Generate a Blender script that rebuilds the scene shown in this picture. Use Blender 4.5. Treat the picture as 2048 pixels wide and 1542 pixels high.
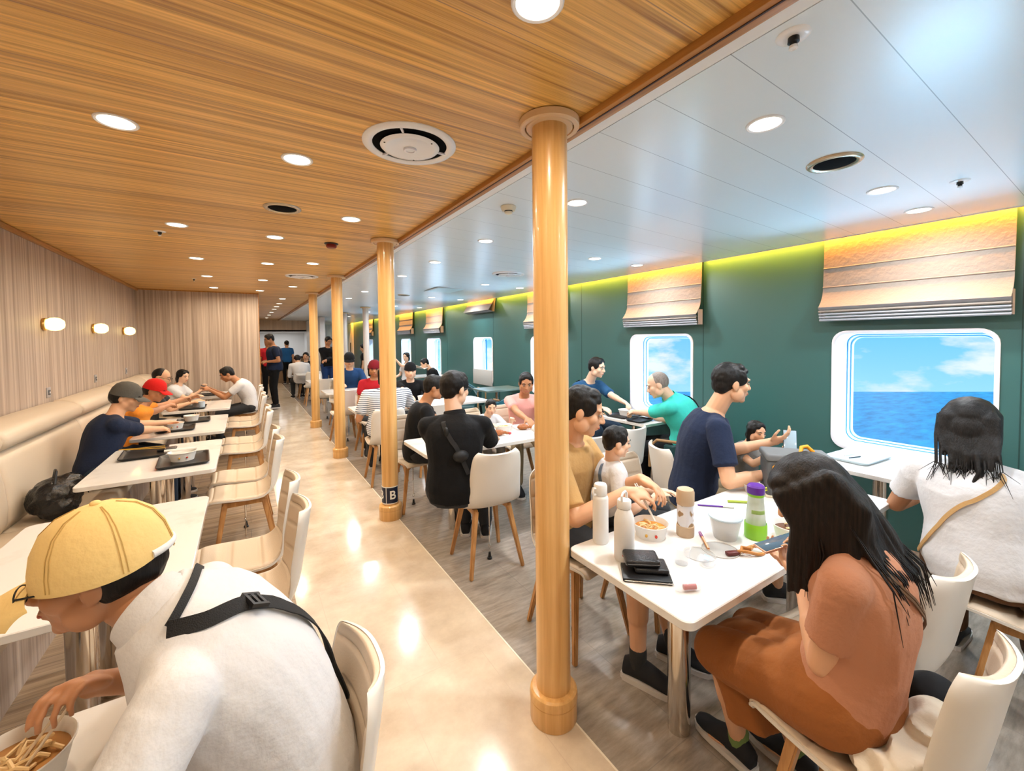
import bpy, bmesh, math, random
from mathutils import Vector, Matrix, noise
R = math.radians; PI = math.pi
V = Vector
random.seed(7)
for o in list(bpy.data.objects): bpy.data.objects.remove(o, do_unlink=True)
scn = bpy.context.scene
col = scn.collection

# ------------------------------------------------------------------ camera
EYE = V((0, 0, 1.6)); FPX = 837.4; PPX, PPY = 1024.0, 705.0
_y, _p, _r = .5665, -.0329, -.0107
fwd = V((math.sin(_y)*math.cos(_p), math.cos(_y)*math.cos(_p), math.sin(_p)))
r0 = V((math.cos(_y), -math.sin(_y), 0)); u0 = r0.cross(fwd)
rgt = math.cos(_r)*r0 + math.sin(_r)*u0; upv = -math.sin(_r)*r0 + math.cos(_r)*u0
cd = bpy.data.cameras.new('camera'); cam = bpy.data.objects.new('camera', cd); col.objects.link(cam)
cam.matrix_world = Matrix(((rgt.x, upv.x, -fwd.x, EYE.x), (rgt.y, upv.y, -fwd.y, EYE.y), (rgt.z, upv.z, -fwd.z, EYE.z), (0, 0, 0, 1)))
cd.sensor_fit = 'HORIZONTAL'; cd.sensor_width = 36; cd.lens = FPX*36/2048
cd.shift_y = -(771-PPY)/2048; cd.clip_start = .03; cd.clip_end = 600
scn.camera = cam

def ray(u, v): return fwd + rgt*((u-PPX)/FPX) - upv*((v-PPY)/FPX)
def atz(u, v, z):
    d = ray(u, v); return EYE + d*((z-EYE.z)/d.z)
def atx(u, v, x):
    d = ray(u, v); return EYE + d*(x/d.x)
def aty(u, v, y):
    d = ray(u, v); return EYE + d*(y/d.y)
def atd(u, v, D): return EYE + ray(u, v)*D          # D = depth along the camera axis

# ------------------------------------------------------------------ view, world
vs = scn.view_settings
vs.view_transform = 'Standard'; vs.look = 'None'; vs.gamma = 1; vs.exposure = 0.14; vs.use_curve_mapping = False
w = bpy.data.worlds.new('sky'); scn.world = w; w.use_nodes = True
nt = w.node_tree; nt.nodes.clear()
def N(t, typ, **k):
    n = t.nodes.new(typ)
    for a, b in k.items():
        if hasattr(n, a): setattr(n, a, b)
    return n
tc = N(nt, 'ShaderNodeTexCoord'); sp = N(nt, 'ShaderNodeSeparateXYZ'); nt.links.new(tc.outputs['Generated'], sp.inputs[0])
ramp = N(nt, 'ShaderNodeValToRGB'); mr = N(nt, 'ShaderNodeMapRange'); mr.inputs[1].default_value = -.12; mr.inputs[2].default_value = .30
nt.links.new(sp.outputs[2], mr.inputs[0]); nt.links.new(mr.outputs[0], ramp.inputs[0])
e = ramp.color_ramp.elements; e[0].position = 0; e[0].color = (.42, .80, .98, 1); e[1].position = 1; e[1].color = (.06, .36, .82, 1)
m_ = ramp.color_ramp.elements.new(.35); m_.color = (.17, .60, .95, 1)
mp = N(nt, 'ShaderNodeMapping'); mp.inputs['Scale'].default_value = (7, 7, 17); mp.inputs['Location'].default_value = (.3, 1.7, .55)
nt.links.new(tc.outputs['Generated'], mp.inputs[0])
nz = N(nt, 'ShaderNodeTexNoise'); nz.inputs['Scale'].default_value = 1.0; nz.inputs['Detail'].default_value = 6; nz.inputs['Roughness'].default_value = .55
nt.links.new(mp.outputs[0], nz.inputs['Vector'])
cr = N(nt, 'ShaderNodeValToRGB'); cr.color_ramp.elements[0].position = .50; cr.color_ramp.elements[0].color = (0, 0, 0, 1); cr.color_ramp.elements[1].position = .62; cr.color_ramp.elements[1].color = (1, 1, 1, 1)
nt.links.new(nz.outputs[0], cr.inputs[0])
mx = N(nt, 'ShaderNodeMixRGB'); mx.inputs[2].default_value = (.93, .95, 1.0, 1)
nt.links.new(cr.outputs[0], mx.inputs[0]); nt.links.new(ramp.outputs[0], mx.inputs[1])
bg = N(nt, 'ShaderNodeBackground'); bg.inputs[1].default_value = 1.0; wo = N(nt, 'ShaderNodeOutputWorld')
nt.links.new(mx.outputs[0], bg.inputs[0]); nt.links.new(bg.outputs[0], wo.inputs[0])

def lamp(name, typ, loc, power, color, **k):
    l = bpy.data.lights.new(name, typ); l.energy = power; l.color = color
    for a, b in k.items(): setattr(l, a, b)
    o = bpy.data.objects.new(name, l); o.location = loc; col.objects.link(o); return o
sun = lamp('sun', 'SUN', (20, -5, 20), 3.5, (.85, .95, 1.0), angle=R(2))
sun.rotation_euler = V((-.55, .62, -.62)).to_track_quat('-Z', 'Y').to_euler()

WARM = (1.0, .83, .62); P_DOWN = 8.5; COOL = (.93, .97, 1.0)
WOODLIGHTS = [(-.41, y) for y in (2.27, 4.01, 5.5, 6.92, 8.33)] + [(.235, y) for y in (2.29, 4.08, 5.5, 7.01, 8.47)] + [(.67, y) for y in (.91, 3.21, 5.26, 7.63, 9.9)] + [(-.41, .6), (-.41, -1.1), (.67, -1.0)]
WHITELIGHTS = [(1.8, y) for y in (.90, 2.04, 3.24, 4.40, 5.56, 7.64, 9.0, -.4)] + [(3.05, y) for y in (.89, 3.19, 5.52, 7.66, 10.0, -1.2)] + [(3.65, y) for y in (.88, 3.16, 5.49, 7.64, 9.96, -1.2)]
def ceilz(x): return 2.48 - max(0, x-1.22)*.0361

# ------------------------------------------------------------------ materials
MATS = {}
def mat(name, c=(.8, .8, .8), rough=.5, metal=0, spec=.5, bump=None, streak=None, emis=None, sheen=0, trans=0, alpha=1, coat=0, ior=1.45, sub=0):
    if name in MATS: return MATS[name]
    m = bpy.data.materials.new(name); m.use_nodes = True; t = m.node_tree; b = t.nodes['Principled BSDF']
    b.inputs['Base Color'].default_value = (*c, 1); b.inputs['Roughness'].default_value = rough; b.inputs['Metallic'].default_value = metal
    b.inputs['Specular IOR Level'].default_value = spec; b.inputs['IOR'].default_value = ior
    b.inputs['Sheen Weight'].default_value = sheen; b.inputs['Transmission Weight'].default_value = trans; b.inputs['Alpha'].default_value = alpha; b.inputs['Coat Weight'].default_value = coat
    if sub: b.inputs['Subsurface Weight'].default_value = sub; b.inputs['Subsurface Radius'].default_value = (.02, .008, .004)
    tcn = N(t, 'ShaderNodeTexCoord')
    if streak:      # (scale xyz, dark colour, light colour, lo, hi[, detail])
        sc, c0, c1, lo, hi = streak[:5]
        mpn = N(t, 'ShaderNodeMapping'); mpn.inputs['Scale'].default_value = sc; t.links.new(tcn.outputs['Object'], mpn.inputs[0])
        n1 = N(t, 'ShaderNodeTexNoise'); n1.inputs['Scale'].default_value = 1; n1.inputs['Detail'].default_value = streak[5] if len(streak) > 5 else 4; n1.inputs['Roughness'].default_value = .65
        t.links.new(mpn.outputs[0], n1.inputs['Vector'])
        rp = N(t, 'ShaderNodeValToRGB'); rp.color_ramp.elements[0].position = lo; rp.color_ramp.elements[0].color = (*c0, 1); rp.color_ramp.elements[1].position = hi; rp.color_ramp.elements[1].color = (*c1, 1)
        t.links.new(n1.outputs[0], rp.inputs[0]); t.links.new(rp.outputs[0], b.inputs['Base Color'])
    if bump:        # (scale, strength[, scale xyz])
        mpn = N(t, 'ShaderNodeMapping'); mpn.inputs['Scale'].default_value = bump[2] if len(bump) > 2 else (1, 1, 1); t.links.new(tcn.outputs['Object'], mpn.inputs[0])
        n2 = N(t, 'ShaderNodeTexNoise'); n2.inputs['Scale'].default_value = bump[0]; n2.inputs['Detail'].default_value = 3; t.links.new(mpn.outputs[0], n2.inputs['Vector'])
        bn = N(t, 'ShaderNodeBump'); bn.inputs['Strength'].default_value = bump[1]; bn.inputs['Distance'].default_value = .01
        t.links.new(n2.outputs[0], bn.inputs['Height']); t.links.new(bn.outputs[0], b.inputs['Normal'])
    if emis: b.inputs['Emission Color'].default_value = (*emis[0], 1); b.inputs['Emission Strength'].default_value = emis[1]
    MATS[name] = m; return m
def mixn(t, fac, a, b, op='MIX'):
    m = N(t, 'ShaderNodeMixRGB'); m.blend_type = op
    for s, x in ((0, fac), (1, a), (2, b)):
        if hasattr(x, 'is_output'): t.links.new(x, m.inputs[s])
        elif isinstance(x, (int, float)): m.inputs[s].default_value = x
        else: m.inputs[s].default_value = (*x, 1)
    return m.outputs[0]
def tiles(m, sx, sy, width, color, amount, off=(0, 0), stagger=0):
    """thin joint lines over the material's base colour"""
    t = m.node_tree; b = t.nodes['Principled BSDF']
    src = b.inputs['Base Color'].links[0].from_socket if b.inputs['Base Color'].links else tuple(b.inputs['Base Color'].default_value)[:3]
    tcn = N(t, 'ShaderNodeTexCoord'); mpn = N(t, 'ShaderNodeMapping'); mpn.inputs['Location'].default_value = (off[0], off[1], 0); t.links.new(tcn.outputs['Object'], mpn.inputs[0])
    br = N(t, 'ShaderNodeTexBrick'); br.offset = stagger; br.inputs['Scale'].default_value = 1; br.inputs['Brick Width'].default_value = sx; br.inputs['Row Height'].default_value = sy
    br.inputs['Mortar Size'].default_value = width; br.inputs['Mortar Smooth'].default_value = .3; br.inputs['Color1'].default_value = (0, 0, 0, 1); br.inputs['Color2'].default_value = (.25, .25, .25, 1); br.inputs['Mortar'].default_value = (1, 1, 1, 1)
    t.links.new(mpn.outputs[0], br.inputs[0])
    a = mixn(t, .25, src, mixn(t, br.outputs['Color'], src, (.9, .85, .8)))
    f = N(t, 'ShaderNodeMath'); f.operation = 'MULTIPLY'; f.inputs[1].default_value = amount; t.links.new(br.outputs['Fac'], f.inputs[0])
    t.links.new(mixn(t, f.outputs[0], a, color), b.inputs['Base Color']); return m

M_woodceil = mat('ceiling_slats', rough=.33, streak=((.55, 42, 1), (.34, .15, .022), (1.0, .60, .165), .34, .68, 8), bump=(1, .25, (1, 90, 1)))
tiles(M_woodceil, 60, .287, .002, (.16, .05, .01), .6, (27, -.18))
M_woodwall = mat('pale_wood_panel', rough=.5, streak=((30, 30, .35), (.29, .215, .165), (.60, .495, .405), .33, .66, 6), bump=(1, .25, (60, 60, .5)))
M_oak = mat('oak_column', rough=.28, streak=((26, 26, .8), (.60, .31, .09), (.86, .54, .22), .3, .7, 5), coat=.15)
M_oaktrim = mat('oak_trim', rough=.4, streak=((30, .8, 30), (.30, .12, .025), (.55, .26, .07), .3, .7))
M_white = mat('white_panel_blue_cast', (.76, .86, .95), rough=.25, spec=.6)  # blue cast of the window light is mixed into this base colour
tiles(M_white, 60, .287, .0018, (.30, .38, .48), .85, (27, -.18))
M_whiteplain = mat('white_paint', (.82, .82, .82), rough=.4)
M_trimwhite = mat('white_trim', (.86, .88, .92), rough=.25)
M_teal = mat('teal_wall_paint', (.030, .105, .098), rough=.36, spec=.7, bump=(260, .06))
M_floorB = mat('beige_vinyl', rough=.13, streak=((3.5, 3.5, 1), (.52, .41, .30), (.72, .61, .47), .32, .66, 10), bump=(4, .015))
tiles(M_floorB, .42, 1.0, .0022, (.52, .38, .26), .5, (.28, .12), .5)
M_floorG = mat('grey_vinyl', rough=.2, streak=((7, 34, 1), (.20, .165, .13), (.38, .32, .265), .30, .70, 12), bump=(12, .03))
tiles(M_floorG, .55, .55, .0022, (.13, .10, .08), .6, (.18, .1))
M_floorP = mat('brown_plank', rough=.25, streak=((1.2, 26, 1), (.16, .095, .05), (.44, .31, .19), .3, .68, 8))
tiles(M_floorP, 1.2, .16, .002, (.07, .04, .02), .7, stagger=.4)
M_void = mat('void_black', (.0015, .0015, .002), rough=.9, spec=.1)
M_table = mat('white_laminate', rough=.10, streak=((3, 3, 3), (.60, .56, .52), (.74, .72, .69), .30, .50, 9), spec=.6)
M_tabedge = mat('cream_edge', (.74, .66, .55), rough=.3)
M_chrome = mat('polished_steel', (.72, .68, .63), rough=.13, metal=1)
M_shell = mat('white_shell', (.68, .64, .58), rough=.33)
M_pad = mat('beige_leatherette', (.60, .49, .37), rough=.42, bump=(180, .08))
M_legwood = mat('beech_leg', rough=.4, streak=((30, 30, 2), (.34, .15, .045), (.60, .32, .12), .3, .7))
M_black = mat('black_plastic', (.008, .008, .009), rough=.38)
M_blackm = mat('black_metal', (.03, .03, .03), rough=.4, metal=.6)
M_bench = mat('cream_leatherette', (.62, .52, .40), rough=.4, bump=(120, .06))
M_blind = mat('blind_fabric', (.23, .185, .15), rough=.75, bump=(26, .5), sheen=.2)
M_blindhem = mat('blind_hem', (.30, .30, .32), rough=.8)
M_glassy = mat('clear_plastic', (.92, .95, 1), rough=.05, alpha=.25, spec=.8)
M_frost = mat('frosted_plastic', (.80, .78, .74), rough=.3, alpha=.42)
def emi(name, c, s):
    if name in MATS: return MATS[name]
    m = bpy.data.materials.new(name); m.use_nodes = True; t = m.node_tree; t.nodes.clear()
    e_ = N(t, 'ShaderNodeEmission'); e_.inputs[0].default_value = (*c, 1); e_.inputs[1].default_value = s; o_ = N(t, 'ShaderNodeOutputMaterial'); t.links.new(e_.outputs[0], o_.inputs[0])
    MATS[name] = m; return m
M_lampW = emi('lamp_glow_warm', (1, .86, .66), 9); M_lampC = emi('lamp_glow_white', (1, .93, .82), 9); M_sconce = emi('sconce_glow', (1, .72, .28), 3.2)
M_cove = emi('cove_led', (1, .55, .06), 4)
def glassmat():
    m = bpy.data.materials.new('window_glass'); m.use_nodes = True; t = m.node_tree; t.nodes.clear()
    a = N(t, 'ShaderNodeBsdfTransparent'); a.inputs[0].default_value = (.93, .98, 1, 1); g_ = N(t, 'ShaderNodeBsdfGlossy'); g_.inputs['Roughness'].default_value = .02
    lw = N(t, 'ShaderNodeLayerWeight'); lw.inputs[0].default_value = .15; mx_ = N(t, 'ShaderNodeMixShader'); o_ = N(t, 'ShaderNodeOutputMaterial')
    sc_ = N(t, 'ShaderNodeMath'); sc_.operation = 'MULTIPLY'; sc_.inputs[1].default_value = .35; t.links.new(lw.outputs['Facing'], sc_.inputs[0])
    t.links.new(sc_.outputs[0], mx_.inputs[0]); t.links.new(a.outputs[0], mx_.inputs[1]); t.links.new(g_.outputs[0], mx_.inputs[2]); t.links.new(mx_.outputs[0], o_.inputs[0]); return m
M_glass = glassmat()
SK = (.60, .335, .19)
M_skin = mat('skin_light', (.66, .37, .22), rough=.5, sub=.08); M_skin2 = mat('skin_tan', (.44, .20, .095), rough=.5, sub=.06); M_skin3 = mat('skin_fair', (.74, .47, .32), rough=.5, sub=.08)
def hairmat(name, c, c2): return mat(name, rough=.5, spec=.3, streak=((160, 160, 8), c, c2, .35, .7), bump=(1, .22, (220, 220, 10)))
M_hair = hairmat('black_hair', (.003, .003, .003), (.012, .009, .008)); M_hairbr = hairmat('dark_brown_hair', (.003, .002, .002), (.016, .009, .006)); M_hairgrey = hairmat('cropped_grey_hair', (.16, .13, .11), (.30, .26, .23))
def cloth(name, c, **k): return mat('cloth_'+name, c, rough=.85, sheen=.03, spec=.25, bump=(55, .25), **k)

# ------------------------------------------------------------------ mesh helpers
def tag(o, label=None, cat=None, group=None, kind=None):
    if label: o['label'] = label
    if cat: o['category'] = cat
    if group: o['group'] = group
    if kind: o['kind'] = kind
    return o
def empty(name, loc=(0, 0, 0), rz=0, label=None, cat=None, group=None, kind=None):
    o = bpy.data.objects.new(name, None); col.objects.link(o); o.location = loc; o.rotation_euler = (0, 0, rz); o.empty_display_size = .05
    return tag(o, label, cat, group, kind)
def smooth(me, ang=40):
    for p in me.polygons: p.use_smooth = True
    try: me.set_sharp_from_angle(angle=R(ang))
    except Exception: pass
def link(name, me, m=None, parent=None, sm=True, ang=40):
    if m is not None:
        me.materials.clear()
        for mm in (m if isinstance(m, (list, tuple)) else [m]): me.materials.append(mm)
    if sm: smooth(me, ang)
    o = bpy.data.objects.new(name, me); col.objects.link(o)
    if parent is not None: o.parent = parent
    return o
WS = bpy.data.scenes.new('workshop')      # scratch scene for remeshing, removed at the end
class MB:
    """collects shapes, builds ONE mesh object"""
    def __init__(s): s.bm = bmesh.new(); s.mi = 0
    def _add(s, vs_, fs):
        bv = [s.bm.verts.new(v) for v in vs_]
        for f in fs:
            try: s.bm.faces.new([bv[i] for i in f]).material_index = s.mi
            except ValueError: pass
        return bv
    def box(s, x0, x1, y0, y1, z0, z1, bevel=0, mw=None, seg=2):
        b2 = bmesh.new(); bmesh.ops.create_cube(b2, size=1)
        for v in b2.verts: v.co = V(((x0+x1)/2+v.co.x*(x1-x0), (y0+y1)/2+v.co.y*(y1-y0), (z0+z1)/2+v.co.z*(z1-z0)))
        if bevel: bmesh.ops.bevel(b2, geom=b2.edges[:], offset=bevel, segments=seg, affect='EDGES', profile=.5)
        s.merge(b2, mw); return s
    def merge(s, b2, mw=None):
        b2.verts.index_update(); vs_ = [(mw @ v.co) if mw else v.co.copy() for v in b2.verts]; s._add(vs_, [[v.index for v in f.verts] for f in b2.faces]); b2.free()
    def rings(s, rings, close=True, caps=True):
        n = len(rings[0]); vs_ = [p for r in rings for p in r]; fs = []
        for i in range(len(rings)-1):
            for j in range(n if close else n-1):
                k = (j+1) % n; fs.append((i*n+j, i*n+k, (i+1)*n+k, (i+1)*n+j))
        if caps: fs.append(tuple(reversed(range(n)))); fs.append(tuple(range((len(rings)-1)*n, len(rings)*n)))
        s._add(vs_, fs); return s
    def lathe(s, prof, c=(0, 0, 0), n=32, axis='Z', ell=(1, 1), a0=0, a1=2*PI):
        full = abs(a1-a0-2*PI) < 1e-4; rs = []
        for r, h in prof:
            ring = []
            for j in range(n if full else n+1):
                a = a0+(a1-a0)*j/n; x, y = r*math.cos(a)*ell[0], r*math.sin(a)*ell[1]
                p = {'Z': (x, y, h), 'X': (h, x, y), 'Y': (y, h, x)}[axis]; ring.append(V(p)+V(c))
            rs.append(ring)
        return s.rings(rs, close=full, caps=full)
    def tube(s, pts, r, n=10, rr=None):
        pts = [V(p) for p in pts]; rs = []; up = V((0, 0, 1)); prev = None
        for i, p in enumerate(pts):
            t = (pts[min(i+1, len(pts)-1)]-pts[max(i-1, 0)]).normalized()
            if prev is None: a = t.orthogonal().normalized()
            else: a = (prev - t*prev.dot(t)).normalized()
            prev = a; b = t.cross(a); q = rr[i] if rr else r
            rs.append([p+(a*math.cos(2*PI*j/n)+b*math.sin(2*PI*j/n))*q for j in range(n)])
        return s.rings(rs)
    def bar(s, p, q, a, b, a2=None, b2=None, up=(0, 0, 1)):
        p, q = V(p), V(q); t = (q-p).normalized(); x = t.cross(V(up))
        x = x.normalized() if x.length > 1e-4 else V((1, 0, 0)); y = x.cross(t); a2 = a2 or a; b2 = b2 or b
        return s.rings([[c+x*i*aa/2+y*j*bb/2 for i, j in ((-1, -1), (1, -1), (1, 1), (-1, 1))] for c, aa, bb in ((p, a, b), (q, a2, b2))])
    def ell(s, c, r, rot=None, nu=20, nv=12):
        rs = []; c = V(c)
        for i in range(1, nv):
            th = PI*i/nv; ring = []
            for j in range(nu):
                a = 2*PI*j/nu; p = V((math.sin(th)*math.cos(a)*r[0], math.sin(th)*math.sin(a)*r[1], -math.cos(th)*r[2])); ring.append(c+((rot @ p) if rot else p))
            rs.append(ring)
        k = (rot @ V((0, 0, r[2]))) if rot else V((0, 0, r[2]))
        vs_ = [p for q in rs for p in q]+[c-k, c+k]; fs = []; n = nu
        for i in range(len(rs)-1):
            for j in range(n): fs.append((i*n+j, i*n+(j+1) % n, (i+1)*n+(j+1) % n, (i+1)*n+j))
        a, b = len(vs_)-2, len(vs_)-1
        for j in range(n): fs.append((a, (j+1) % n, j)); fs.append((b, (len(rs)-1)*n+j, (len(rs)-1)*n+(j+1) % n))
        s._add(vs_, fs); return s
    def cone(s, p, q, r1, r2, n=14, k=4):
        """sphere-swept tapered limb"""
        p, q = V(p), V(q); d = q-p; L = d.length
        if L < 1e-5: return s.ell(p, (r1, r1, r1))
        t = d/L; a = t.orthogonal().normalized(); b = t.cross(a); rs = []
        for i in range(k): th = -PI/2+(i+.5)*PI/2/k; rs.append((p+t*math.sin(th)*r1, math.cos(th)*r1))
        rs.append((p, r1)); rs.append((p.lerp(q, .5), (r1+r2)/2)); rs.append((q, r2))
        for i in range(k): th = (i+.5)*PI/2/k; rs.append((q+t*math.sin(th)*r2, math.cos(th)*r2))
        return s.rings([[c+(a*math.cos(2*PI*j/n)+b*math.sin(2*PI*j/n))*r for j in range(n)] for c, r in rs])
    def build(s, name, m, parent=None, sm=True, ang=40, recalc=True):
        if recalc: bmesh.ops.recalc_face_normals(s.bm, faces=s.bm.faces)
        me = bpy.data.meshes.new(name); s.bm.to_mesh(me); s.bm.free(); return link(name, me, m, parent, sm, ang)
    def remesh(s, voxel, sm_iter=3, noise_amp=0, noise_scale=12, stretch=(1, 1, 1), keep=None):
        bmesh.ops.recalc_face_normals(s.bm, faces=s.bm.faces)
        me = bpy.data.meshes.new('tmp'); s.bm.to_mesh(me); s.bm.free(); o = bpy.data.objects.new('tmp', me); WS.collection.objects.link(o)
        rm = o.modifiers.new('r', 'REMESH'); rm.mode = 'VOXEL'; rm.voxel_size = voxel
        if sm_iter: sd = o.modifiers.new('s', 'SMOOTH'); sd.factor = .5; sd.iterations = sm_iter
        vl = WS.view_layers[0]; vl.update(); dg = vl.depsgraph; ev = o.evaluated_get(dg); m2 = bpy.data.meshes.new_from_object(ev)
        bpy.data.objects.remove(o, do_unlink=True); bpy.data.meshes.remove(me)
        if noise_amp:
            nv = len(m2.vertices); co = [0.0]*(3*nv); no = [0.0]*(3*nv); m2.vertices.foreach_get('co', co); m2.vertices.foreach_get('normal', no)
            for i in range(0, 3*nv, 3):
                n_ = noise.noise((co[i]*stretch[0]*noise_scale, co[i+1]*stretch[1]*noise_scale, co[i+2]*stretch[2]*noise_scale))
                n_ = abs(noise_amp)*((1-abs(n_)*2.2) if noise_amp > 0 else n_)-abs(noise_amp)*.35
                for q in (0, 1, 2): co[i+q] += no[i+q]*n_
            m2.vertices.foreach_set('co', co); m2.update()
        return m2
def children(o): return [c for c in bpy.data.objects if c.parent == o]
def copy_tree(o, parent=None, kids=None):
    if kids is None:
        kids = {}
        for c in bpy.data.objects:
            if c.parent: kids.setdefault(c.parent.name, []).append(c)
    c = o.copy(); col.objects.link(c); c.parent = parent
    for ch in kids.get(o.name, []): copy_tree(ch, c, kids)
    return c
def rrect(y0, y1, z0, z1, r, n=6):
    pts = []
    for cy, cz, a0 in ((y1-r, z1-r, 0), (y0+r, z1-r, PI/2), (y0+r, z0+r, PI), (y1-r, z0+r, 1.5*PI)):
        for i in range(n+1): a = a0+PI/2*i/n; pts.append((cy+r*math.cos(a), cz+r*math.sin(a)))
    return pts
ORD = ['nearest', 'second', 'third', 'fourth', 'fifth', 'sixth', 'seventh', 'eighth', 'ninth', 'tenth']
# ------------------------------------------------------------------ the setting
WR = 4.13; WLX = -1.48; YB = -3.0; YF = 19.8; CE = 4.02
def S(o): o['kind'] = 'structure'; return o
S(MB().box(WLX-.1, .22, YB, 9.05, -.1, 0).build('floor', M_floorP)); S(MB().box(.22, 1.12, YB, YF, -.1, 0).build('floor', M_floorB)); S(MB().box(1.12, WR+.05, YB, YF, -.1, 0).build('floor', M_floorG))
S(MB().box(1.112, 1.12, YB, YF, -.01, .0012).build('trim_1', mat('pale_joint', (.80, .72, .60), rough=.3)))
S(MB().box(WLX-.1, 1.19, YB, YF, 2.48, 2.54).build('ceiling', M_woodceil))
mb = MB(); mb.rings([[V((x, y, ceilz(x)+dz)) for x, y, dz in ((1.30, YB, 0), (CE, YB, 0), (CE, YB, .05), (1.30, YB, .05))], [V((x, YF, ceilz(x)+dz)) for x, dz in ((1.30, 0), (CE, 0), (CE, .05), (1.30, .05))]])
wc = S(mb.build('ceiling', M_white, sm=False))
S(MB().box(1.215, 1.298, YB, YF, 2.4785, 2.53).build('ceiling', M_whiteplain))
S(MB().box(1.150, 1.213, YB, YF, 2.452, 2.50, bevel=.004).build('trim_2', M_oaktrim)); S(MB().box(1.172, 1.178, YB, YF, 2.4495, 2.453).build('trim_3', mat('dark_groove', (.05, .02, .01))))
S(MB().box(CE-.004, CE+.008, YB, YF, ceilz(CE)-.006, ceilz(CE)+.05).build('trim_4', M_trimwhite))
S(MB().box(CE-.5, WR+.05, YB, YF, 2.62, 2.66).build('ceiling', M_whiteplain)); S(MB().box(CE-.5, CE-.48, YB, YF, 2.42, 2.62).build('trim_5', M_whiteplain))
S(MB().box(WLX-.1, WLX, YB, 9.1, 0, 2.5).build('wall_left', M_woodwall))
S(MB().box(WLX, .22, 9.0, 9.1, 0, 2.48).build('wall_end', M_woodwall)); S(MB().box(.12, .22, 9.1, YF, 0, 2.48).build('wall_corridor', M_woodwall))
S(MB().box(WLX, WLX+.035, YB, 9.0, 2.445, 2.48, bevel=.006).build('trim_6', M_oaktrim)); S(MB().box(WLX, .23, 8.985, 9.0, 2.462, 2.48).build('trim_7', M_oaktrim))
S(MB().box(.214, .224, 8.992, 9.11, 0, 2.46).build('trim_8', M_oaktrim))
S(MB().box(WLX-.1, WR+.1, YB-.1, YB, 0, 2.66).build('wall_back', M_whiteplain))
S(MB().box(2.36, WR+.1, YF, YF+.1, 0, 2.66).build('wall_far', M_whiteplain)); S(MB().box(.1, 2.36, YF, YF+.1, 2.0, 2.66).build('wall_far', mat('light_wood_header', rough=.5, streak=((12, 12, .35), (.62, .48, .36), (.85, .70, .55), .3, .7))))
# galley behind the far opening
S(MB().box(.1, 2.4, YF+2.4, YF+2.5, 0, 2.6).build('wall_galley', M_whiteplain)); S(MB().box(.1, 2.4, YF, YF+2.5, 2.0, 2.06).build('ceiling', M_whiteplain)); S(MB().box(0, .1, YF, YF+2.5, 0, 2.6).build('wall_galley', M_whiteplain)); S(MB().box(2.36, 2.46, YF+.1, YF+2.5, 0, 2.6).build('wall_galley', M_whiteplain)); S(MB().box(.1, 2.4, YF, YF+2.5, -.1, 0).build('floor', M_floorB))
o = lamp('galley_light', 'AREA', (1.3, YF+1.2, 1.98), 14, (.95, .98, 1), shape='SQUARE', size=1.2)
mb = MB().box(.3, 2.1, 18.2, 18.6, 0, .95, bevel=.01); cn = empty('service_counter', (0, 0, 0), 0, 'brown service counter with black top at the far end of the aisle', 'counter'); mb.build('cabinet', mat('counter_brown', (.30, .20, .12), rough=.4), cn); MB().box(.27, 2.14, 18.15, 18.65, .95, 1.0, bevel=.005).build('countertop', M_black, cn)
# white lockers / door panels against the far wall
for i, (a, b) in enumerate(((2.42, 2.9), (2.98, 3.42), (3.5, 4.05))):
    d = S(empty('door_%d' % (i+1), (0, 0, 0))); MB().box(a, b, YF-.05, YF, 0, 2.3, bevel=.005).build('door_leaf', mat('grey_door', (.62, .66, .68), rough=.35), d); MB().box(b-.09, b-.06, YF-.08, YF-.05, .95, 1.5, bevel=.004).build('door_handle', M_black, d)
S(MB().box(2.2, 2.36, 15.9, YF, 0, 2.43).build('wall_pantry', M_whiteplain))

# window wall with rounded openings
WINS = [(-3, -.75, -1.65), (.59, 1.51, 0), (2.80, 3.68, 0), (4.99, 5.88, 0), (7.20, 8.02, 0), (9.80, 10.74, 0), (12.05, 12.95, 0), (14.25, 15.15, 0), (16.4, 17.3, 0)]
WINS[0] = (-1.65, -.75, 0)
Z0, Z1 = .675, 1.635
mb = MB(); edges = [YB]+[(WINS[i][1]+WINS[i+1][0])/2 for i in range(len(WINS)-1)]+[YF]
for (a, b, _), ya, yb in zip(WINS, edges[:-1], edges[1:]):
    inner = rrect(a, b, Z0, Z1, .10); cy, cz = (a+b)/2, (Z0+Z1)/2; outer = []
    for q, (y, z) in enumerate(inner):
        k, j = divmod(q, 7); ys_ = yb if k in (0, 3) else ya; zs_ = 2.64 if k < 2 else 0
        first_side = (k in (0, 2))                      # this arc starts on a vertical side
        on_vert = (j < 3) if first_side else (j > 3)
        outer.append([ys_, zs_] if j == 3 else ([ys_, z] if on_vert else [y, zs_]))
    mb.rings([[V((WR, y, z)) for y, z in outer], [V((WR, y, z)) for y, z in inner], [V((WR+.05, y, z)) for y, z in inner], [V((WR+.05, y, z)) for y, z in outer]], caps=False)
bm_ = mb.bm; bmesh.ops.remove_doubles(bm_, verts=bm_.verts, dist=.0005)
S(mb.build('wall_right', M_teal, sm=False))
D_REV = .24
M_reveal = mat('white_reveal', (.90, .93, .95), rough=.3); M_framegrey = mat('pale_frame', (.80, .80, .86), rough=.3); M_blueline = mat('window_seal', (.05, .28, .55), rough=.4)
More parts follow.
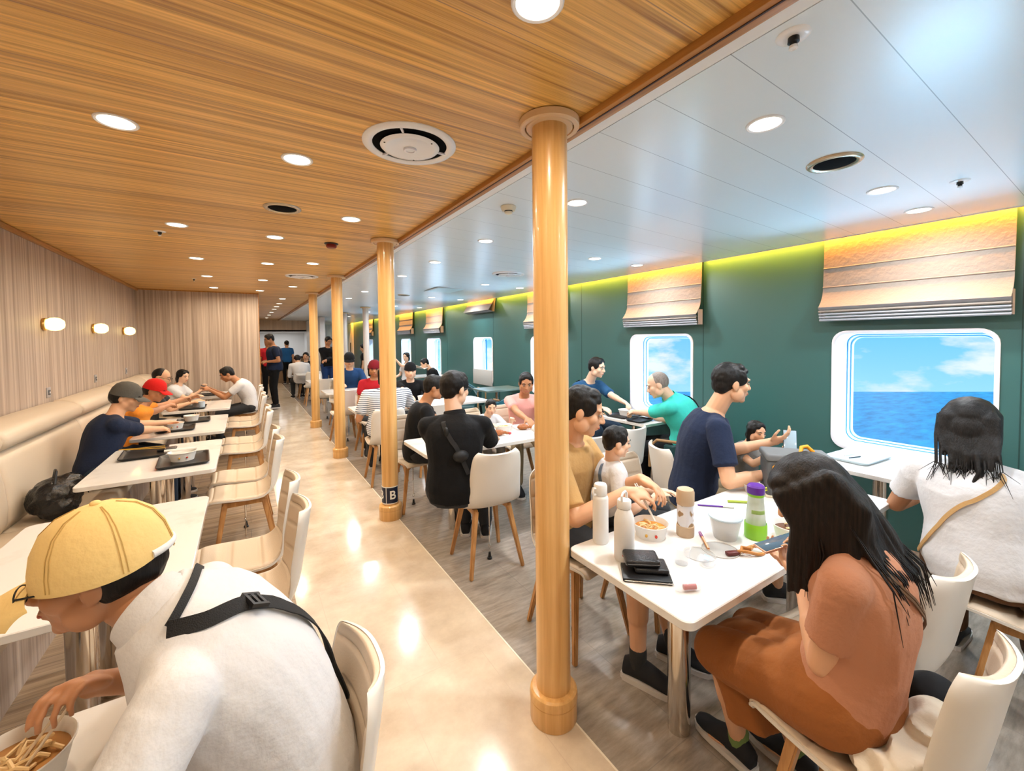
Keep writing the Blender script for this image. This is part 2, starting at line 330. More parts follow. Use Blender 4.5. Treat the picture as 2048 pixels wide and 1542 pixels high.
for i, (a, b, _) in enumerate(WINS):
    wn = S(empty('window_%d' % (i+1), (WR, (a+b)/2, (Z0+Z1)/2))); cy, cz = (a+b)/2, (Z0+Z1)/2
    def loop(x, ins, r): return [V((x, y-cy, z-cz)) for y, z in rrect(a+ins, b-ins, Z0+ins, Z1-ins, max(r, .03))]
    mb = MB(); mb.rings([loop(.02, -.002, .10), loop(-.012, -.002, .10), loop(-.014, .006, .10), loop(-.012, .022, .085), loop(.02, .024, .085)], caps=False); mb.build('window_frame', M_framegrey, wn, ang=60)
    mb = MB(); mb.rings([loop(.02, .023, .085), loop(D_REV-.03, .028, .08), loop(D_REV-.028, .040, .075), loop(D_REV, .042, .075), loop(D_REV+.004, .055, .07), loop(D_REV+.03, .056, .07), loop(D_REV+.03, -.03, .1), loop(.03, -.03, .12)], caps=False); mb.build('window_reveal', M_reveal, wn, ang=60)
    for xx, ins in ((D_REV-.031, .028), (D_REV-.001, .043)):
        mb = MB(); mb.rings([loop(xx, ins, .08), loop(xx-.003, ins+.001, .08), loop(xx-.003, ins+.006, .075), loop(xx+.001, ins+.007, .075)], caps=False); mb.build('window_seal', M_blueline, wn, ang=60)
    mb = MB(); mb.box(D_REV+.018, D_REV+.024, a-cy+.05, b-cy-.05, Z0-cz+.05, Z1-cz-.05); mb.build('window_pane', M_glass, wn, sm=False)
    if i == 4: MB().box(-.03, -.006, a-cy+.005, b-cy-.005, Z0-cz-.02, Z0-cz+.30, bevel=.01).build('shutter_panel', mat('grey_shutter', (.40, .40, .38), rough=.5), wn); MB().box(.06, .08, -.03, .0, Z0-cz+.05, Z1-cz-.05).build('mullion', M_blueline, wn)
    p = lamp('window_portal', 'AREA', (WR+D_REV+.05, cy, cz), 1, (1, 1, 1), shape='RECTANGLE', size=b-a, size_y=Z1-Z0); p.rotation_euler = (0, R(90), 0); p.data.cycles.is_portal = True
for a, b, _ in WINS[:7]:      # unseen area lamps added outside the windows, standing in for sea and sky light
    l = lamp('sea_fill_lamp', 'AREA', (5.05, (a+b)/2, .10), 95, (.42, .74, 1), shape='RECTANGLE', size=.9, size_y=.7); l.rotation_euler = V((-1, 0, .95)).to_track_quat('-Z', 'Y').to_euler()
    l = lamp('sky_fill_lamp', 'AREA', (4.95, (a+b)/2, 2.35), 35, (.45, .75, 1), shape='RECTANGLE', size=.9, size_y=.7); l.rotation_euler = V((-1, 0, -1.1)).to_track_quat('-Z', 'Y').to_euler()
mj = mat('teal_joint', (.012, .045, .04), rough=.5)
for i, y in enumerate((2.68, .50, 4.6, 7.17, 9.4, 11.7)): S(MB().box(WR-.002, WR+.001, y-.003, y+.003, 0, 2.5).build('trim_%d' % (9+i), mj))
S(MB().box(WR-.05, WR-.01, .44, .47, .9, 2.3).build('trim_16', mat('teal_conduit', (.03, .12, .11), rough=.4))) if 0 else None
# cove strip light hidden above the ceiling's outer edge
cv = tag(MB().box(4.030, 4.044, YB, YF, 2.452, 2.462).build('cove_light', M_cove), 'yellow LED strip glowing in the cove above the window wall', 'light')
for k in range(10):
    y = YB+1.14+k*2.28; l = lamp('cove_lamp', 'AREA', (4.038, y, 2.450), 46, (1, .40, .035), shape='RECTANGLE', size=.014, size_y=2.28); l.rotation_euler = (0, R(-38), 0); l.data.spread = R(150)

# sea outside the windows
A_, B_ = atz(1150, 783.5, -8), atz(2200, 783.5, -8); d_ = (B_-A_).normalized(); n_ = V((-d_.y, d_.x, 0)); n_ = n_ if n_.dot(fwd) < 0 else -n_
m_sea = mat('sea_water', (.01, .22, .48), rough=.3, spec=.4, streak=((.35, .9, 1), (.004, .20, .42), (.02, .46, .78), .35, .65, 8), bump=(1.4, 1.0, (1, 1.6, 1)))
mb = MB(); mb.rings([[A_-d_*160, B_+d_*160, B_+d_*160-V((0, 0, 1)), A_-d_*160-V((0, 0, 1))], [A_-d_*160+n_*86, B_+d_*160+n_*86, B_+d_*160+n_*86-V((0, 0, 1)), A_-d_*160+n_*86-V((0, 0, 1))]])
so = mb.build('sea', m_sea, sm=False); tag(so, 'calm blue sea with small ripples outside the windows', 'sea', kind='stuff')

# ------------------------------------------------------------------ oak columns
def column(x, y, label, sign=False, m=M_oak, h=2.48, base=True):
    c = empty('column', (x, y, 0), 0, label, 'column', 'round wooden columns along the aisle' if base else 'slim columns in the far dining area')
    MB().lathe([(.0715, .05), (.0715, h-.005)], n=40).build('shaft', m, c, ang=30)
    if base:
        MB().lathe([(.0, 0), (.097, 0), (.099, .004), (.099, .084), (.096, .088), (.092, .088)], n=40).build('base_drum', m, c, ang=30)
        MB().lathe([(.07, .086), (.094, .086), (.1005, .090), (.1015, .104), (.098, .122), (.090, .129), (.073, .131)], n=40).build('base_ring', m, c, ang=30)
    k = 1.0
    MB().lathe([(.07, h-.030), (.092, h-.030), (.095, h-.026), (.095, h-.012), (.1, h-.012), (.1, h-.03), (.116, h-.032), (.121, h-.028), (.123, h-.004), (.0, h-.002)], n=40).build('collar', mat('beige_collar', (.72, .50, .29), rough=.4), c, ang=30)
    if sign:
        for az, nm in ((-PI/2, 1), (PI, 2)):
            r = .0735; hw = .062/r
            mb = MB(); rs = []
            for rr, z0, z1 in ((r, .145, .300),):
                n = 12; ins = [[V((rr*math.cos(az+t), rr*math.sin(az+t), z)) for t in [(-hw+2*hw*i/n)*.0+(-hw+2*hw*i/n) for i in range(n+1)]] for z in (z0, z1)]
                back = [[p*1 for p in row] for row in ins]
                loopf = ins[0]+list(reversed(ins[1])); loopb = [V((p.x*.985, p.y*.985, p.z)) for p in loopf]
                vs_ = loopf+loopb; L = len(loopf); fs = [tuple(range(i, i+2))+(L-2-i, L-1-i) for i in range(n)]
                fs += [(i, (i+1) % L, L+(i+1) % L, L+i) for i in range(L)]; mb._add(vs_, fs)
            sg = mb.build('sign_border', mat('sign_white', (.85, .83, .78), rough=.3), c, ang=60)
            mb = MB(); r2 = .0740; hw2 = .055/r2; n = 24
            a_ = [V((r2*math.cos(az-hw2+2*hw2*i/n), r2*math.sin(az-hw2+2*hw2*i/n), .153)) for i in range(n+1)]; b_ = [V((p.x, p.y, .292)) for p in a_]
            mb._add(a_+b_, [(i, i+1, n+2+i, n+1+i) for i in range(n)]); mb.build('sign_face', mat('sign_navy', (.006, .010, .035), rough=.3), c, ang=60)
            fc = bpy.data.curves.new('t', 'FONT'); fc.body = 'B'; fc.size = .105; fc.align_x = 'CENTER'; fc.align_y = 'CENTER'; fc.offset = .002
            to = bpy.data.objects.new('t', fc); col.objects.link(to); me = bpy.data.meshes.new_from_object(to.evaluated_get(bpy.context.evaluated_depsgraph_get())); bpy.data.objects.remove(to)
            b2 = bmesh.new(); b2.from_mesh(me); bmesh.ops.triangulate(b2, faces=b2.faces); bmesh.ops.subdivide_edges(b2, edges=b2.edges[:], cuts=3, use_grid_fill=True); b2.to_mesh(me); b2.free()
            for v in me.vertices: t = az+v.co.x/.074; z = v.co.y; v.co = V((.0746*math.cos(t), .0746*math.sin(t), .222+z))
            link('letter', me, MATS['sign_white'], c, sm=False)
    return c
cl = ['widest oak column, nearest the camera, beside the laid table', 'oak column with a navy letter B sign near its base', 'oak column, third from the camera along the aisle', 'oak column, farthest of the four along the aisle']
for i, y in enumerate((1.375, 3.745, 6.10, 8.47)): column(1.066, y, cl[i], sign=(i == 1))
M_pale = mat('pale_column', rough=.4, streak=((26, 26, .8), (.55, .46, .40), (.80, .72, .64), .3, .7))
column(2.55, 10.8, 'slim pale column standing in the far dining area', m=M_pale, h=2.43, base=False); column(2.5, 13.2, 'slim pale column farthest away, left of the other pale one', m=M_pale, h=2.43, base=False)

# ------------------------------------------------------------------ ceiling fixtures
def downlight(warm):
    r = empty('downlight', (0, 0, 0), 0, 'x', 'ceiling light')
    MB().lathe([(.056, -.001), (.058, -.004), (.066, -.006), (.070, -.003), (.071, .004), (.056, .004)], n=28).build('trim_ring', M_trimwhite, r)
    MB().lathe([(.0, -.0025), (.057, -.0025), (.057, .003), (0, .003)], n=28).build('diffuser', M_lampW if warm else M_lampC, r); return r
protoW, protoC = downlight(True), downlight(False); kW, kC = children(protoW), children(protoC)
def place_light(proto, first, x, y, label, group, warm, power=P_DOWN, spread=170):
    o = proto if first else proto.copy()
    if not first:
        col.objects.link(o)
        for ch in (kW if warm else kC): c2 = ch.copy(); col.objects.link(c2); c2.parent = o
    o.location = (x, y, ceilz(x)); o['label'] = label; o['group'] = group
    l = lamp('downlight_lamp', 'AREA', (x, y, ceilz(x)-.012), power, WARM if warm else COOL, shape='DISK', size=.10); l.data.spread = R(spread)
f = True; rows = {-.41: 'row nearest the wood-panelled wall', .235: 'middle row of the wood ceiling', .67: 'row nearest the columns in the wood ceiling'}
cnt = {}
for x, y in sorted(WOODLIGHTS, key=lambda q: q[1]):
    if y > 0: cnt[x] = cnt.get(x, 0)+1
    lab = '%s downlight from the camera in the %s' % (ORD[cnt.get(x, 1)-1], rows[x]) if y > 0 else 'round recessed downlight in the wood ceiling behind the camera'
    place_light(protoW, f, x, y, lab, 'downlights in the wood ceiling', True); f = False
f = True; rows = {1.8: 'row of the white ceiling nearest the columns', 3.05: 'middle row of the white ceiling', 3.65: 'row of the white ceiling nearest the windows'}; cnt = {}
for x, y in sorted(WHITELIGHTS, key=lambda q: q[1]):
    if y > 0: cnt[x] = cnt.get(x, 0)+1
    lab = '%s downlight from the camera in the %s' % (ORD[cnt.get(x, 1)-1], rows[x]) if y > 0 else 'round recessed downlight in the white ceiling behind the camera'
    place_light(protoC, f, x, y, lab, 'downlights in the white ceiling', False, 15); f = False
for k, y in enumerate((11.2, 12.2, 13.2, 14.6, 16.2, 18.2)): place_light(protoW, False, .69, y, '%s small downlight in the line running down the far corridor ceiling' % ORD[k], 'corridor downlights', True)
for k, y in enumerate((12.4, 15, 17.5)): place_light(protoC, False, 3.0, y, '%s small downlight over the far end of the window side' % ORD[k], 'far window-side downlights', False, 16)

def diffuser(x, y, label, k=1.0):
    r = empty('air_diffuser', (x, y, ceilz(x)), 0, label, 'ceiling vent', 'round white air diffusers')
    MB().lathe([(.163*k, .005), (.163*k, -.006), (.176*k, -.014), (.196*k, -.012), (.205*k, -.004), (.206*k, .006)], n=48).build('outer_ring', M_trimwhite, r)
    MB().lathe([(.0, .004), (.166*k, .004), (.166*k, -.0025), (.0, -.0025)], n=48).build('gap_shade', M_void, r)  # near-black disc paints in the shade inside the vent slot
    MB().lathe([(.0, -.026), (.026*k, -.026), (.028*k, -.022), (.098*k, -.018), (.104*k, -.021), (.124*k, -.019), (.130*k, -.013), (.12*k, -.008), (0, -.008)], n=48).build('centre_plate', M_trimwhite, r)
    MB().lathe([(.018*k, -.0255), (.020*k, -.030), (.027*k, -.030), (.029*k, -.0255)], n=24).build('hub_ring', M_framegrey, r)
    for j in range(3):
        a = j*2*PI/3+.5; MB().box(-.004, .004, .13*k, .17*k, -.012, -.004, mw=Matrix.Rotation(a, 4, 'Z')).build('bracket', M_framegrey, r)
    for j in range(3):
        a = j*2*PI/3+1.1; MB().lathe([(.0, -.0215), (.004, -.0215), (.004, -.018), (0, -.018)], c=(.117*k*math.cos(a), .117*k*math.sin(a), 0), n=8).build('screw', M_blackm, r)
diffuser(.65, 1.86, 'large round white air diffuser in the wood ceiling near the camera'); diffuser(.67, 6.34, 'round white air diffuser in the wood ceiling above the third column')
diffuser(2.84, 4.53, 'round white air diffuser in the white ceiling, nearest one on the window side'); diffuser(2.6, 8.7, 'round white air diffuser far along the white ceiling')
def speaker(x, y, label):
    r = empty('ceiling_speaker', (x, y, ceilz(x)), 0, label, 'ceiling speaker', 'round dark ceiling grilles')
    MB().lathe([(.082, .004), (.084, -.006), (.096, -.012), (.106, -.010), (.113, -.003), (.114, .005)], n=40).build('rim', mat('brass_rim', (.55, .47, .36), rough=.25, metal=.7), r)
    MB().lathe([(0, -.006), (.078, -.006), (.086, -.003), (.086, .003), (0, .003)], n=40).build('grille', M_void, r)
speaker(.23, 3.17, 'round dark grille in the wood ceiling'); speaker(2.43, .893, 'round dark grille in the white ceiling near the window'); speaker(2.51, 7.67, 'round dark grille far along the white ceiling')
def sprinkler(x, y, label, k=1.0):
    r = empty('sprinkler', (x, y, ceilz(x)), 0, label, 'sprinkler')
    MB().lathe([(0, -.002), (.020*k, -.006), (.036*k, -.004), (.042*k, .001), (0, .003)], n=28).build('escutcheon', M_trimwhite, r)
    MB().lathe([(0, -.002), (.013*k, -.004), (.014*k, -.018), (.009*k, -.020), (.009*k, -.028), (0, -.028)], n=20).build('head', M_blackm, r)
    MB().lathe([(.004*k, -.028), (.010*k, -.028), (.011*k, -.036), (.006*k, -.038), (.004*k, -.036)], n=20).build('nozzle', M_trimwhite, r)
sprinkler(1.374, .61, 'large white nozzle with black collar at the ceiling, nearest the camera', 1.1); sprinkler(3.21, .615, 'small black nozzle in the white ceiling near the right edge'); sprinkler(-.55, 4.32, 'small nozzle in the wood ceiling on the left'); sprinkler(-.58, 7.3, 'tiny nozzle in the wood ceiling near the end wall', .7)
sd = empty('smoke_detector', (1.485, 2.359, ceilz(1.485)), 0, 'cream smoke detector on the white ceiling beside the near column', 'smoke detector')
mcr = mat('cream_plastic', (.72, .66, .52), rough=.4)
MB().lathe([(0, 0), (.050, 0), (.052, -.006), (.044, -.026), (.040, -.030), (0, -.030)], n=32).build('housing', mcr, sd); MB().lathe([(0, -.03), (.028, -.03), (.026, -.036), (0, -.036)], n=24).build('black_slots', M_black, sd); MB().lathe([(0, -.036), (.027, -.036), (.024, -.046), (.010, -.052), (0, -.052)], n=24).build('cap', mcr, sd)
al = empty('fire_alarm', (.68, 4.1, 2.48), 0, 'dark red alarm sounder hanging from the wood ceiling', 'alarm')
MB().lathe([(0, 0), (.058, 0), (.06, -.006), (.05, -.012), (0, -.012)], n=28).build('mount', M_black, al); MB().lathe([(0, -.012), (.044, -.012), (.046, -.03), (.036, -.042), (0, -.044)], n=28).build('sounder', mat('dark_red', (.20, .008, .006), rough=.35), al)
gr = empty('ceiling_hatch', (2.82, 6.5, ceilz(2.82)), 0, 'square pale blue hatch in the white ceiling', 'ceiling hatch')
MB().box(-.25, .25, -.3, .3, -.008, .002, bevel=.003).build('frame', mat('hatch_frame', (.50, .58, .62), rough=.4), gr); MB().box(-.22, .22, -.27, .27, -.010, -.007).build('panel', mat('hatch_panel', (.55, .72, .80), rough=.4), gr)

# ------------------------------------------------------------------ left wall: sconces, sockets, bench
def sconce(y, label, first=[None]):
    if first[0] is None:
        r = empty('wall_sconce', (WLX, y, 1.77), 0, label, 'wall lamp', 'glowing sconces on the wood wall')
        MB().lathe([(0, 0), (.052, 0), (.056, .012), (.052, .022), (0, .022)], n=28, axis='X').build('mount', mat('brass', (.75, .48, .15), rough=.3, metal=.9), r)
        MB().lathe([(.001, .022), (.046, .023), (.060, .045), (.064, .075), (.058, .105), (.036, .130), (.001, .138)], n=28, axis='X', ell=(1, .92)).build('glass_shade', M_sconce, r)
        first[0] = r
    else:
        r = first[0].copy(); col.objects.link(r); r.location = (WLX, y, 1.77); r['label'] = label
        for ch in children(first[0]): c2 = ch.copy(); col.objects.link(c2); c2.parent = r
    l = lamp('sconce_lamp', 'POINT', (WLX+.075, y, 1.77), 3.5, (1, .62, .22), shadow_soft_size=.05); l.data.use_shadow = True
for y, lb in ((5.26, 'glowing oval wall sconce nearest the camera'), (6.66, 'glowing oval wall sconce in the middle of the three'), (8.08, 'glowing oval wall sconce nearest the end wall')): sconce(y, lb)
for ob in bpy.data.objects:
    if ob.name.startswith('glass_shade'): ob.visible_shadow = True
def socket(x, y, z, label, rot=0):
    r = empty('wall_socket', (x, y, z), rot, label, 'socket', 'wall sockets')
    MB().box(0, .008, -.042, .042, -.045, .045, bevel=.003).build('plate', mat('socket_grey', (.42, .42, .43), rough=.35, metal=.3), r)
    MB().box(.008, .013, -.022, .022, -.022, .022, bevel=.003).build('insert', mat('socket_dark', (.10, .10, .11), rough=.4), r); MB().box(.012, .015, -.008, .008, -.008, .008).build('switch', M_trimwhite, r)
socket(WLX, 5.3, 1.17, 'grey metal socket on the wood wall above the bench, nearest'); socket(WLX, 6.68, 1.19, 'socket on the wood wall below the middle sconce'); socket(WLX, 8.16, 1.19, 'socket on the wood wall nearest the end wall')
socket(WR, 1.03, .56, 'white framed socket under the window counter', PI)
bn = empty('bench', (WLX, 0, 0), 0, 'long cream upholstered bench along the wood wall', 'bench')
def prof(pts, y0, y1, n=1): return [[V((x, y, z)) for x, z in pts] for y in (y0, y1)]
ys = [YB+.2]+[YB+.9+1.48*k for k in range(8)]; ys = [y for y in ys if y < 8.9]+[8.985]
for y0, y1 in zip(ys[:-1], ys[1:]):
    g_ = .004
    roll = [(.02, .95), (.10, .925), (.17, .93), (.215, .96), (.225, 1.0), (.205, 1.045), (.15, 1.08), (.08, 1.095), (.02, 1.09)]
    mb = MB(); rs = []
    for t, ins in ((0, .02), (.01, .006), (.03, 0), (.5, -.003), (.97, 0), (.99, .006), (1, .02)):
        y = y0+g_+(y1-y0-2*g_)*t; rs.append([V((x+(ins if x < .1 else -ins), y, z-(ins if z > 1 else -ins))) for x, z in roll])
    mb.rings(rs); mb.build('bolster', M_bench, bn, ang=70)
    back = [(.02, .45), (.20, .45), (.225, .50), (.232, .60), (.22, .74), (.20, .86), (.175, .915), (.02, .92)]
    mb = MB(); rs = []
    for t, ins in ((0, .02), (.01, .005), (.03, 0), (.5, -.012), (.97, 0), (.99, .005), (1, .02)):
        y = y0+g_+(y1-y0-2*g_)*t; rs.append([V((x-(ins if x > .1 else 0), y, z)) for x, z in back])
    mb.rings(rs); mb.build('back_pad', M_bench, bn, ang=70)
    seat = [(.02, .33), (.60, .33), (.62, .36), (.62, .42), (.60, .445), (.50, .452), (.2, .448), (.02, .448)]
    mb = MB(); mb.rings([[V((x-(ins if x > .3 else 0), y0+g_+(y1-y0-2*g_)*t, z-(ins if z > .4 else 0))) for x, z in seat] for t, ins in ((0, .02), (.01, .005), (.03, 0), (.97, 0), (.99, .005), (1, .02))]); mb.build('seat_pad', M_bench, bn, ang=70)
MB().box(.02, .56, YB+.2, 8.98, 0, .33).build('plinth', M_woodwall, bn)

# ------------------------------------------------------------------ blinds
def blind(y0, y1, zb, label, folds=4, ztop=2.50, opened=False):
    r = empty('roman_blind', (0, (y0+y1)/2, 0), 0, label, 'window blind', 'grey roman blinds'); a, b = y0-(y0+y1)/2, y1-(y0+y1)/2; th = .006
    def sheet(pts, nm, m):
        q = list(pts)+[(x+th, z) for x, z in reversed(pts)]; MB().rings([[V((x, a+.0, z)) for x, z in q], [V((x, b, z)) for x, z in q]]).build(nm, m, r, ang=25)
    H_ = ztop-zb
    if opened:
        sheet([(4.075, 2.46), (4.05, 2.34), (3.99, 2.24), (3.94, 2.16)], 'fabric', M_blind); sheet([(3.95, 2.155), (4.06, 2.13)], 'hem', M_blindhem); sheet([(4.07, 2.135), (4.09, 2.40)], 'back_fold', M_blindhem); return
    # each slat of fabric ends in a rod pocket
    zs = [ztop, zb+.44, zb+.285, zb+.115]; xs = [4.085, 4.075, 4.065, 3.975]
    for k in range(3):
        z0, z1, x0, x1 = zs[k], zs[k+1], xs[k], xs[k+1]; n = 8
        sheet([(x0+(x1-x0)*(i/n)**(2.2 if k == 2 else 1), z0+(z1-z0)*i/n) for i in range(n+1)], 'fabric', M_blind)
        if k < 2: MB().tube([(x1-.001, a, z1), (x1-.001, b, z1)], .0055, n=8).build('rod_pocket', M_blind, r)
    sheet([(3.973, zb+.118), (3.982, zb+.108), (3.995, zb+.095)], 'hem', M_blindhem)
    for k in range(folds):
        z = zb+.088-k*.023; sheet([(4.05, z+.006), (3.985+k*.006, z+.004), (3.981+k*.006, z-.006), (3.986+k*.006, z-.014), (4.05, z-.012)], 'fold', M_blindhem if k else M_blind)
    for s_ in (a, b-.004): MB().box(4.02, 4.10, s_, s_+.004, zb+.01, zb+.17).build('side_return', M_blindhem, r)
blind(.53, 1.56, 1.71, 'wide grey roman blind above the nearest window'); blind(2.67, 3.68, 1.72, 'grey roman blind above the second window, over the teal shirt man'); blind(4.92, 5.9, 1.76, 'grey roman blind above the third window, mostly behind the near column')
blind(7.02, 8.12, 2.13, 'short roman blind drawn right up and lit yellow', opened=True); blind(9.56, 10.65, 1.76, 'grey roman blind left of the drawn up one'); blind(11.72, 12.93, 1.76, 'grey roman blind, second past the drawn up one'); blind(14.0, 15.1, 1.76, 'grey roman blind, farthest but one along the window wall'); blind(16.2, 17.2, 1.76, 'farthest grey roman blind along the window wall')
# ------------------------------------------------------------------ tables
def top_mesh(x0, x1, y0, y1, z=.735, th=.028, r=.035):
    mb = MB(); out = rrect(x0, x1, y0, y1, r, 5)
    def L(z_, ins): 
        cx, cy = (x0+x1)/2, (y0+y1)/2
        return [V((x-(x-cx)/max(abs(x-cx), 1e-6)*ins, y-(y-cy)/max(abs(y-cy), 1e-6)*ins, z_)) for x, y in out]
    mb.rings([L(z-th, .002), L(z-th+.002, 0), L(z-.003, 0), L(z, .003)]); return mb
def pedestal(x, y, parent, r=.044, h=.707):
    MB().lathe([(0, 0), (r, 0), (r, h), (0, h)], c=(x, y, 0), n=36).build('leg', M_chrome, parent, ang=30)
    MB().box(x-.11, x+.11, y-.11, y+.11, h-.012, h, bevel=.003).build('top_plate', M_blackm, parent)
def table(x0, x1, y0, y1, legs, label, group, z=.735, m=M_table, th=.028, r=.044):
    t = empty('table', ((x0+x1)/2, (y0+y1)/2, 0), 0, label, 'table', group); cx, cy = (x0+x1)/2, (y0+y1)/2
    top_mesh(x0-cx, x1-cx, y0-cy, y1-cy, z, th).build('tabletop', m, t, ang=25)
    for lx, ly in legs: pedestal(lx-cx, ly-cy, t, r, z-th)
    return t
GL = 'white tables along the bench'; GR = 'white tables on the window side of the columns'; GW = 'window tables'
LT = [(.36, 1.36, 'white table under the bent man in the yellow cap'), (1.84, 2.90, 'empty white table just beyond the yellow cap man'), (3.49, 4.53, 'white table carrying the black tray and lone paper bowl'),
      (4.94, 6.05, 'white table where the grey cap man and red cap man eat'), (6.62, 7.55, 'white table in front of the man in glasses on the bench'), (8.05, 8.88, 'white table against the end wall')]
for a, b, lb in LT: table(-.90, -.195, a, b, [(-.55, (a+b)/2-.20), (-.55, (a+b)/2+.20)], lb, GL)
RT = [(.755, 1.32, 1.10, 2.83, 'white laminate table nearest the camera, crowded with bottles'), (2.95, 3.53, 1.12, 2.86, 'white table behind the near column with the boy\'s bowl'), (5.17, 5.75, 1.10, 2.9, 'white table where the striped shirt person sits'),
      (7.40, 7.98, 1.09, 2.9, 'white table where the navy shirt diner in a black cap sits'), (9.7, 10.25, 1.09, 2.3, 'white table beyond the fourth column'), (12.0, 12.55, 1.09, 2.3, 'farthest white table along the aisle')]
for a, b, x0, x1, lb in RT: table(x0, x1, a, b, [(1.455, a+.29), (x1-.38, a+.29)], lb, GR, th=.030)
table(3.24, 4.10, .78, 1.32, [(3.66, 1.05)], 'white window counter holding the pale tray', GW)
w0 = table(2.92, 4.10, -.62, .36, [(3.5, -.1)], 'white window counter at the right edge where the white shirt woman leans', GW)
MB().box(-.0, .02, -.3, .42, .2, .70).build('modesty_panel', mat('dark_wood_panel', rough=.5, streak=((20, 20, 1), (.06, .04, .03), (.16, .11, .08), .3, .7)), w0)
table(3.30, 4.10, 2.76, 3.40, [(3.42, 3.0)], 'white table by the second window under the black trays', GW, r=.028)
table(3.35, 4.10, 6.05, 6.6, [(3.7, 6.3)], 'small table below the shuttered window', GW, m=mat('dull_green_top', (.12, .16, .14), rough=.3)); table(3.3, 4.10, 9.3, 10.0, [(3.7, 9.65)], 'white table by the window left of the shuttered one', GW)

# ------------------------------------------------------------------ chairs
PROF = [(.222, .432), (.215, .450), (.17, .457), (.09, .452), (0, .445), (-.08, .444), (-.14, .455), (-.183, .485), (-.208, .535), (-.222, .60), (-.236, .68), (-.248, .75), (-.259, .81), (-.266, .838)]
HW = [.165, .180, .198, .206, .209, .209, .206, .203, .201, .202, .201, .196, .183, .150]
def catm(arr, t):
    n = len(arr)-1; f = t*n; i = min(int(f), n-1); u = f-i
    p = [arr[max(0, min(n, i+k))] for k in (-1, 0, 1, 2)]
    g = lambda a, b, c, d: .5*((2*b)+(-a+c)*u+(2*a-5*b+4*c-d)*u*u+(-a+3*b-3*c+d)*u**3)
    return g(*p) if not isinstance(p[0], tuple) else tuple(g(*[q[k] for q in p]) for k in range(len(p[0])))
def shell_pt(t, s, off):
    y, z = catm(PROF, t); y2, z2 = catm(PROF, min(1, t+.01)); y1, z1 = catm(PROF, max(0, t-.01)); hw = catm(HW, t)
    d = V((0, y2-y1, z2-z1)).normalized(); nrm = V((0, -d.z, d.y))     # candidate normal
    if nrm.z < 0 and t < .45: nrm = -nrm
    if t >= .45 and nrm.y < 0: nrm = -nrm
    bk = max(0, min(1, (t-.42)/.3)); curl = (.018*(1-bk)+.055*bk)*abs(s)**2.6
    p = V((hw*s, y, z))+nrm*(curl+off); p.x -= .25*curl*s; return p
def grid_solid(nt_, ns, f0, f1, t0=0, t1=1, s0=-1, s1=1):
    mb = MB(); vs_ = []; fs = []
    for f in (f0, f1):
        for i in range(nt_+1):
            for j in range(ns+1): vs_.append(f(t0+(t1-t0)*i/nt_, s0+(s1-s0)*j/ns))
    W = ns+1; K = (nt_+1)*W
    for i in range(nt_):
        for j in range(ns): a = i*W+j; fs.append((a, a+1, a+W+1, a+W)); fs.append((K+a, K+a+W, K+a+W+1, K+a+1))
    for i in range(nt_): fs.append((i*W, i*W+W, K+i*W+W, K+i*W)); a = i*W+ns; fs.append((a, K+a, K+a+W, a+W))
    for j in range(ns): fs.append((j, K+j, K+j+1, j+1)); a = nt_*W+j; fs.append((a, a+1, K+a+1, K+a))
    mb._add(vs_, fs); return mb
SEAMS = [.12, .25, .38, .56, .68, .79, .90]
def padf(t, s):
    d = min(abs(t-q) for q in SEAMS); g = min(1, (d/.012))**.6; e = min(1, (1-abs(s))/.10)**.5 if abs(s) < 1 else 0; e2 = min(1, min(t, 1-t)/.03)**.5
    return .004+.012*g*max(e, 0)*e2
def make_chair(padded=True):
    r = empty('dining_chair', (0, 0, 0), 0, 'x', 'chair')
    grid_solid(40, 14, lambda t, s: shell_pt(t, s, 0), lambda t, s: shell_pt(t, s, -.011)).build('shell', M_shell, r, ang=60)
    grid_solid(110 if padded else 40, 22, lambda t, s: shell_pt(t, s*.955, padf(t, s)), lambda t, s: shell_pt(t, s*.955, .0005), .012, .988).build('cushion', M_pad, r, ang=75)
    for sx in (-1, 1):
        for sy, ty in ((1, .185), (-1, -.19)):
            mb = MB(); mb.bar((sx*.125, sy*.12, .425), (sx*.195, ty*1.05, 0), .036, .034, .024, .024, up=(0, 1, 0)); b2 = mb.bm; bmesh.ops.bevel(b2, geom=b2.edges[:], offset=.005, segments=2, affect='EDGES'); mb.build('leg', M_legwood, r)
        mb = MB(); mb.bar((sx*.128, .13, .418), (sx*.128, -.13, .418), .030, .034); mb.build('side_rail', M_legwood, r)
    MB().bar((-.12, 0, .428), (.12, 0, .428), .05, .02).build('bracket', M_blackm, r)
    rod = MB().tube([(.03, 0, .42), (.03, 0, .25), (.035, .005, .24), (.03, 0, .23), (.03, 0, .10)], .0045, n=8).build('tie_down_rod', M_chrome, r)
    MB().tube([(.03+.011*math.sin(a), 0, .09+.014*math.cos(a)) for a in [2*PI*k/12 for k in range(13)]], .003, n=6).build('hook', M_chrome, rod); MB().lathe([(0, 0), (.018, 0), (.018, .012), (.012, .016), (.008, .05), (0, .05)], c=(.03, 0, 0), n=16).build('floor_fitting', M_blackm, rod)
    return r
ch0 = make_chair(); KIDS = None
def place_chair(x, y, rz, label, group='padded dining chairs', used=[False]):
    global KIDS
    if not used[0]: o = ch0; used[0] = True
    else:
        if KIDS is None:
            KIDS = {}
            for c in bpy.data.objects:
                if c.parent: KIDS.setdefault(c.parent.name, []).append(c)
        o = copy_tree(ch0, None, KIDS)
    o.location = (x, y, 0); o.rotation_euler = (0, 0, rz); o['label'] = label; o['group'] = group; return o
GC = 'padded chairs facing the bench tables'
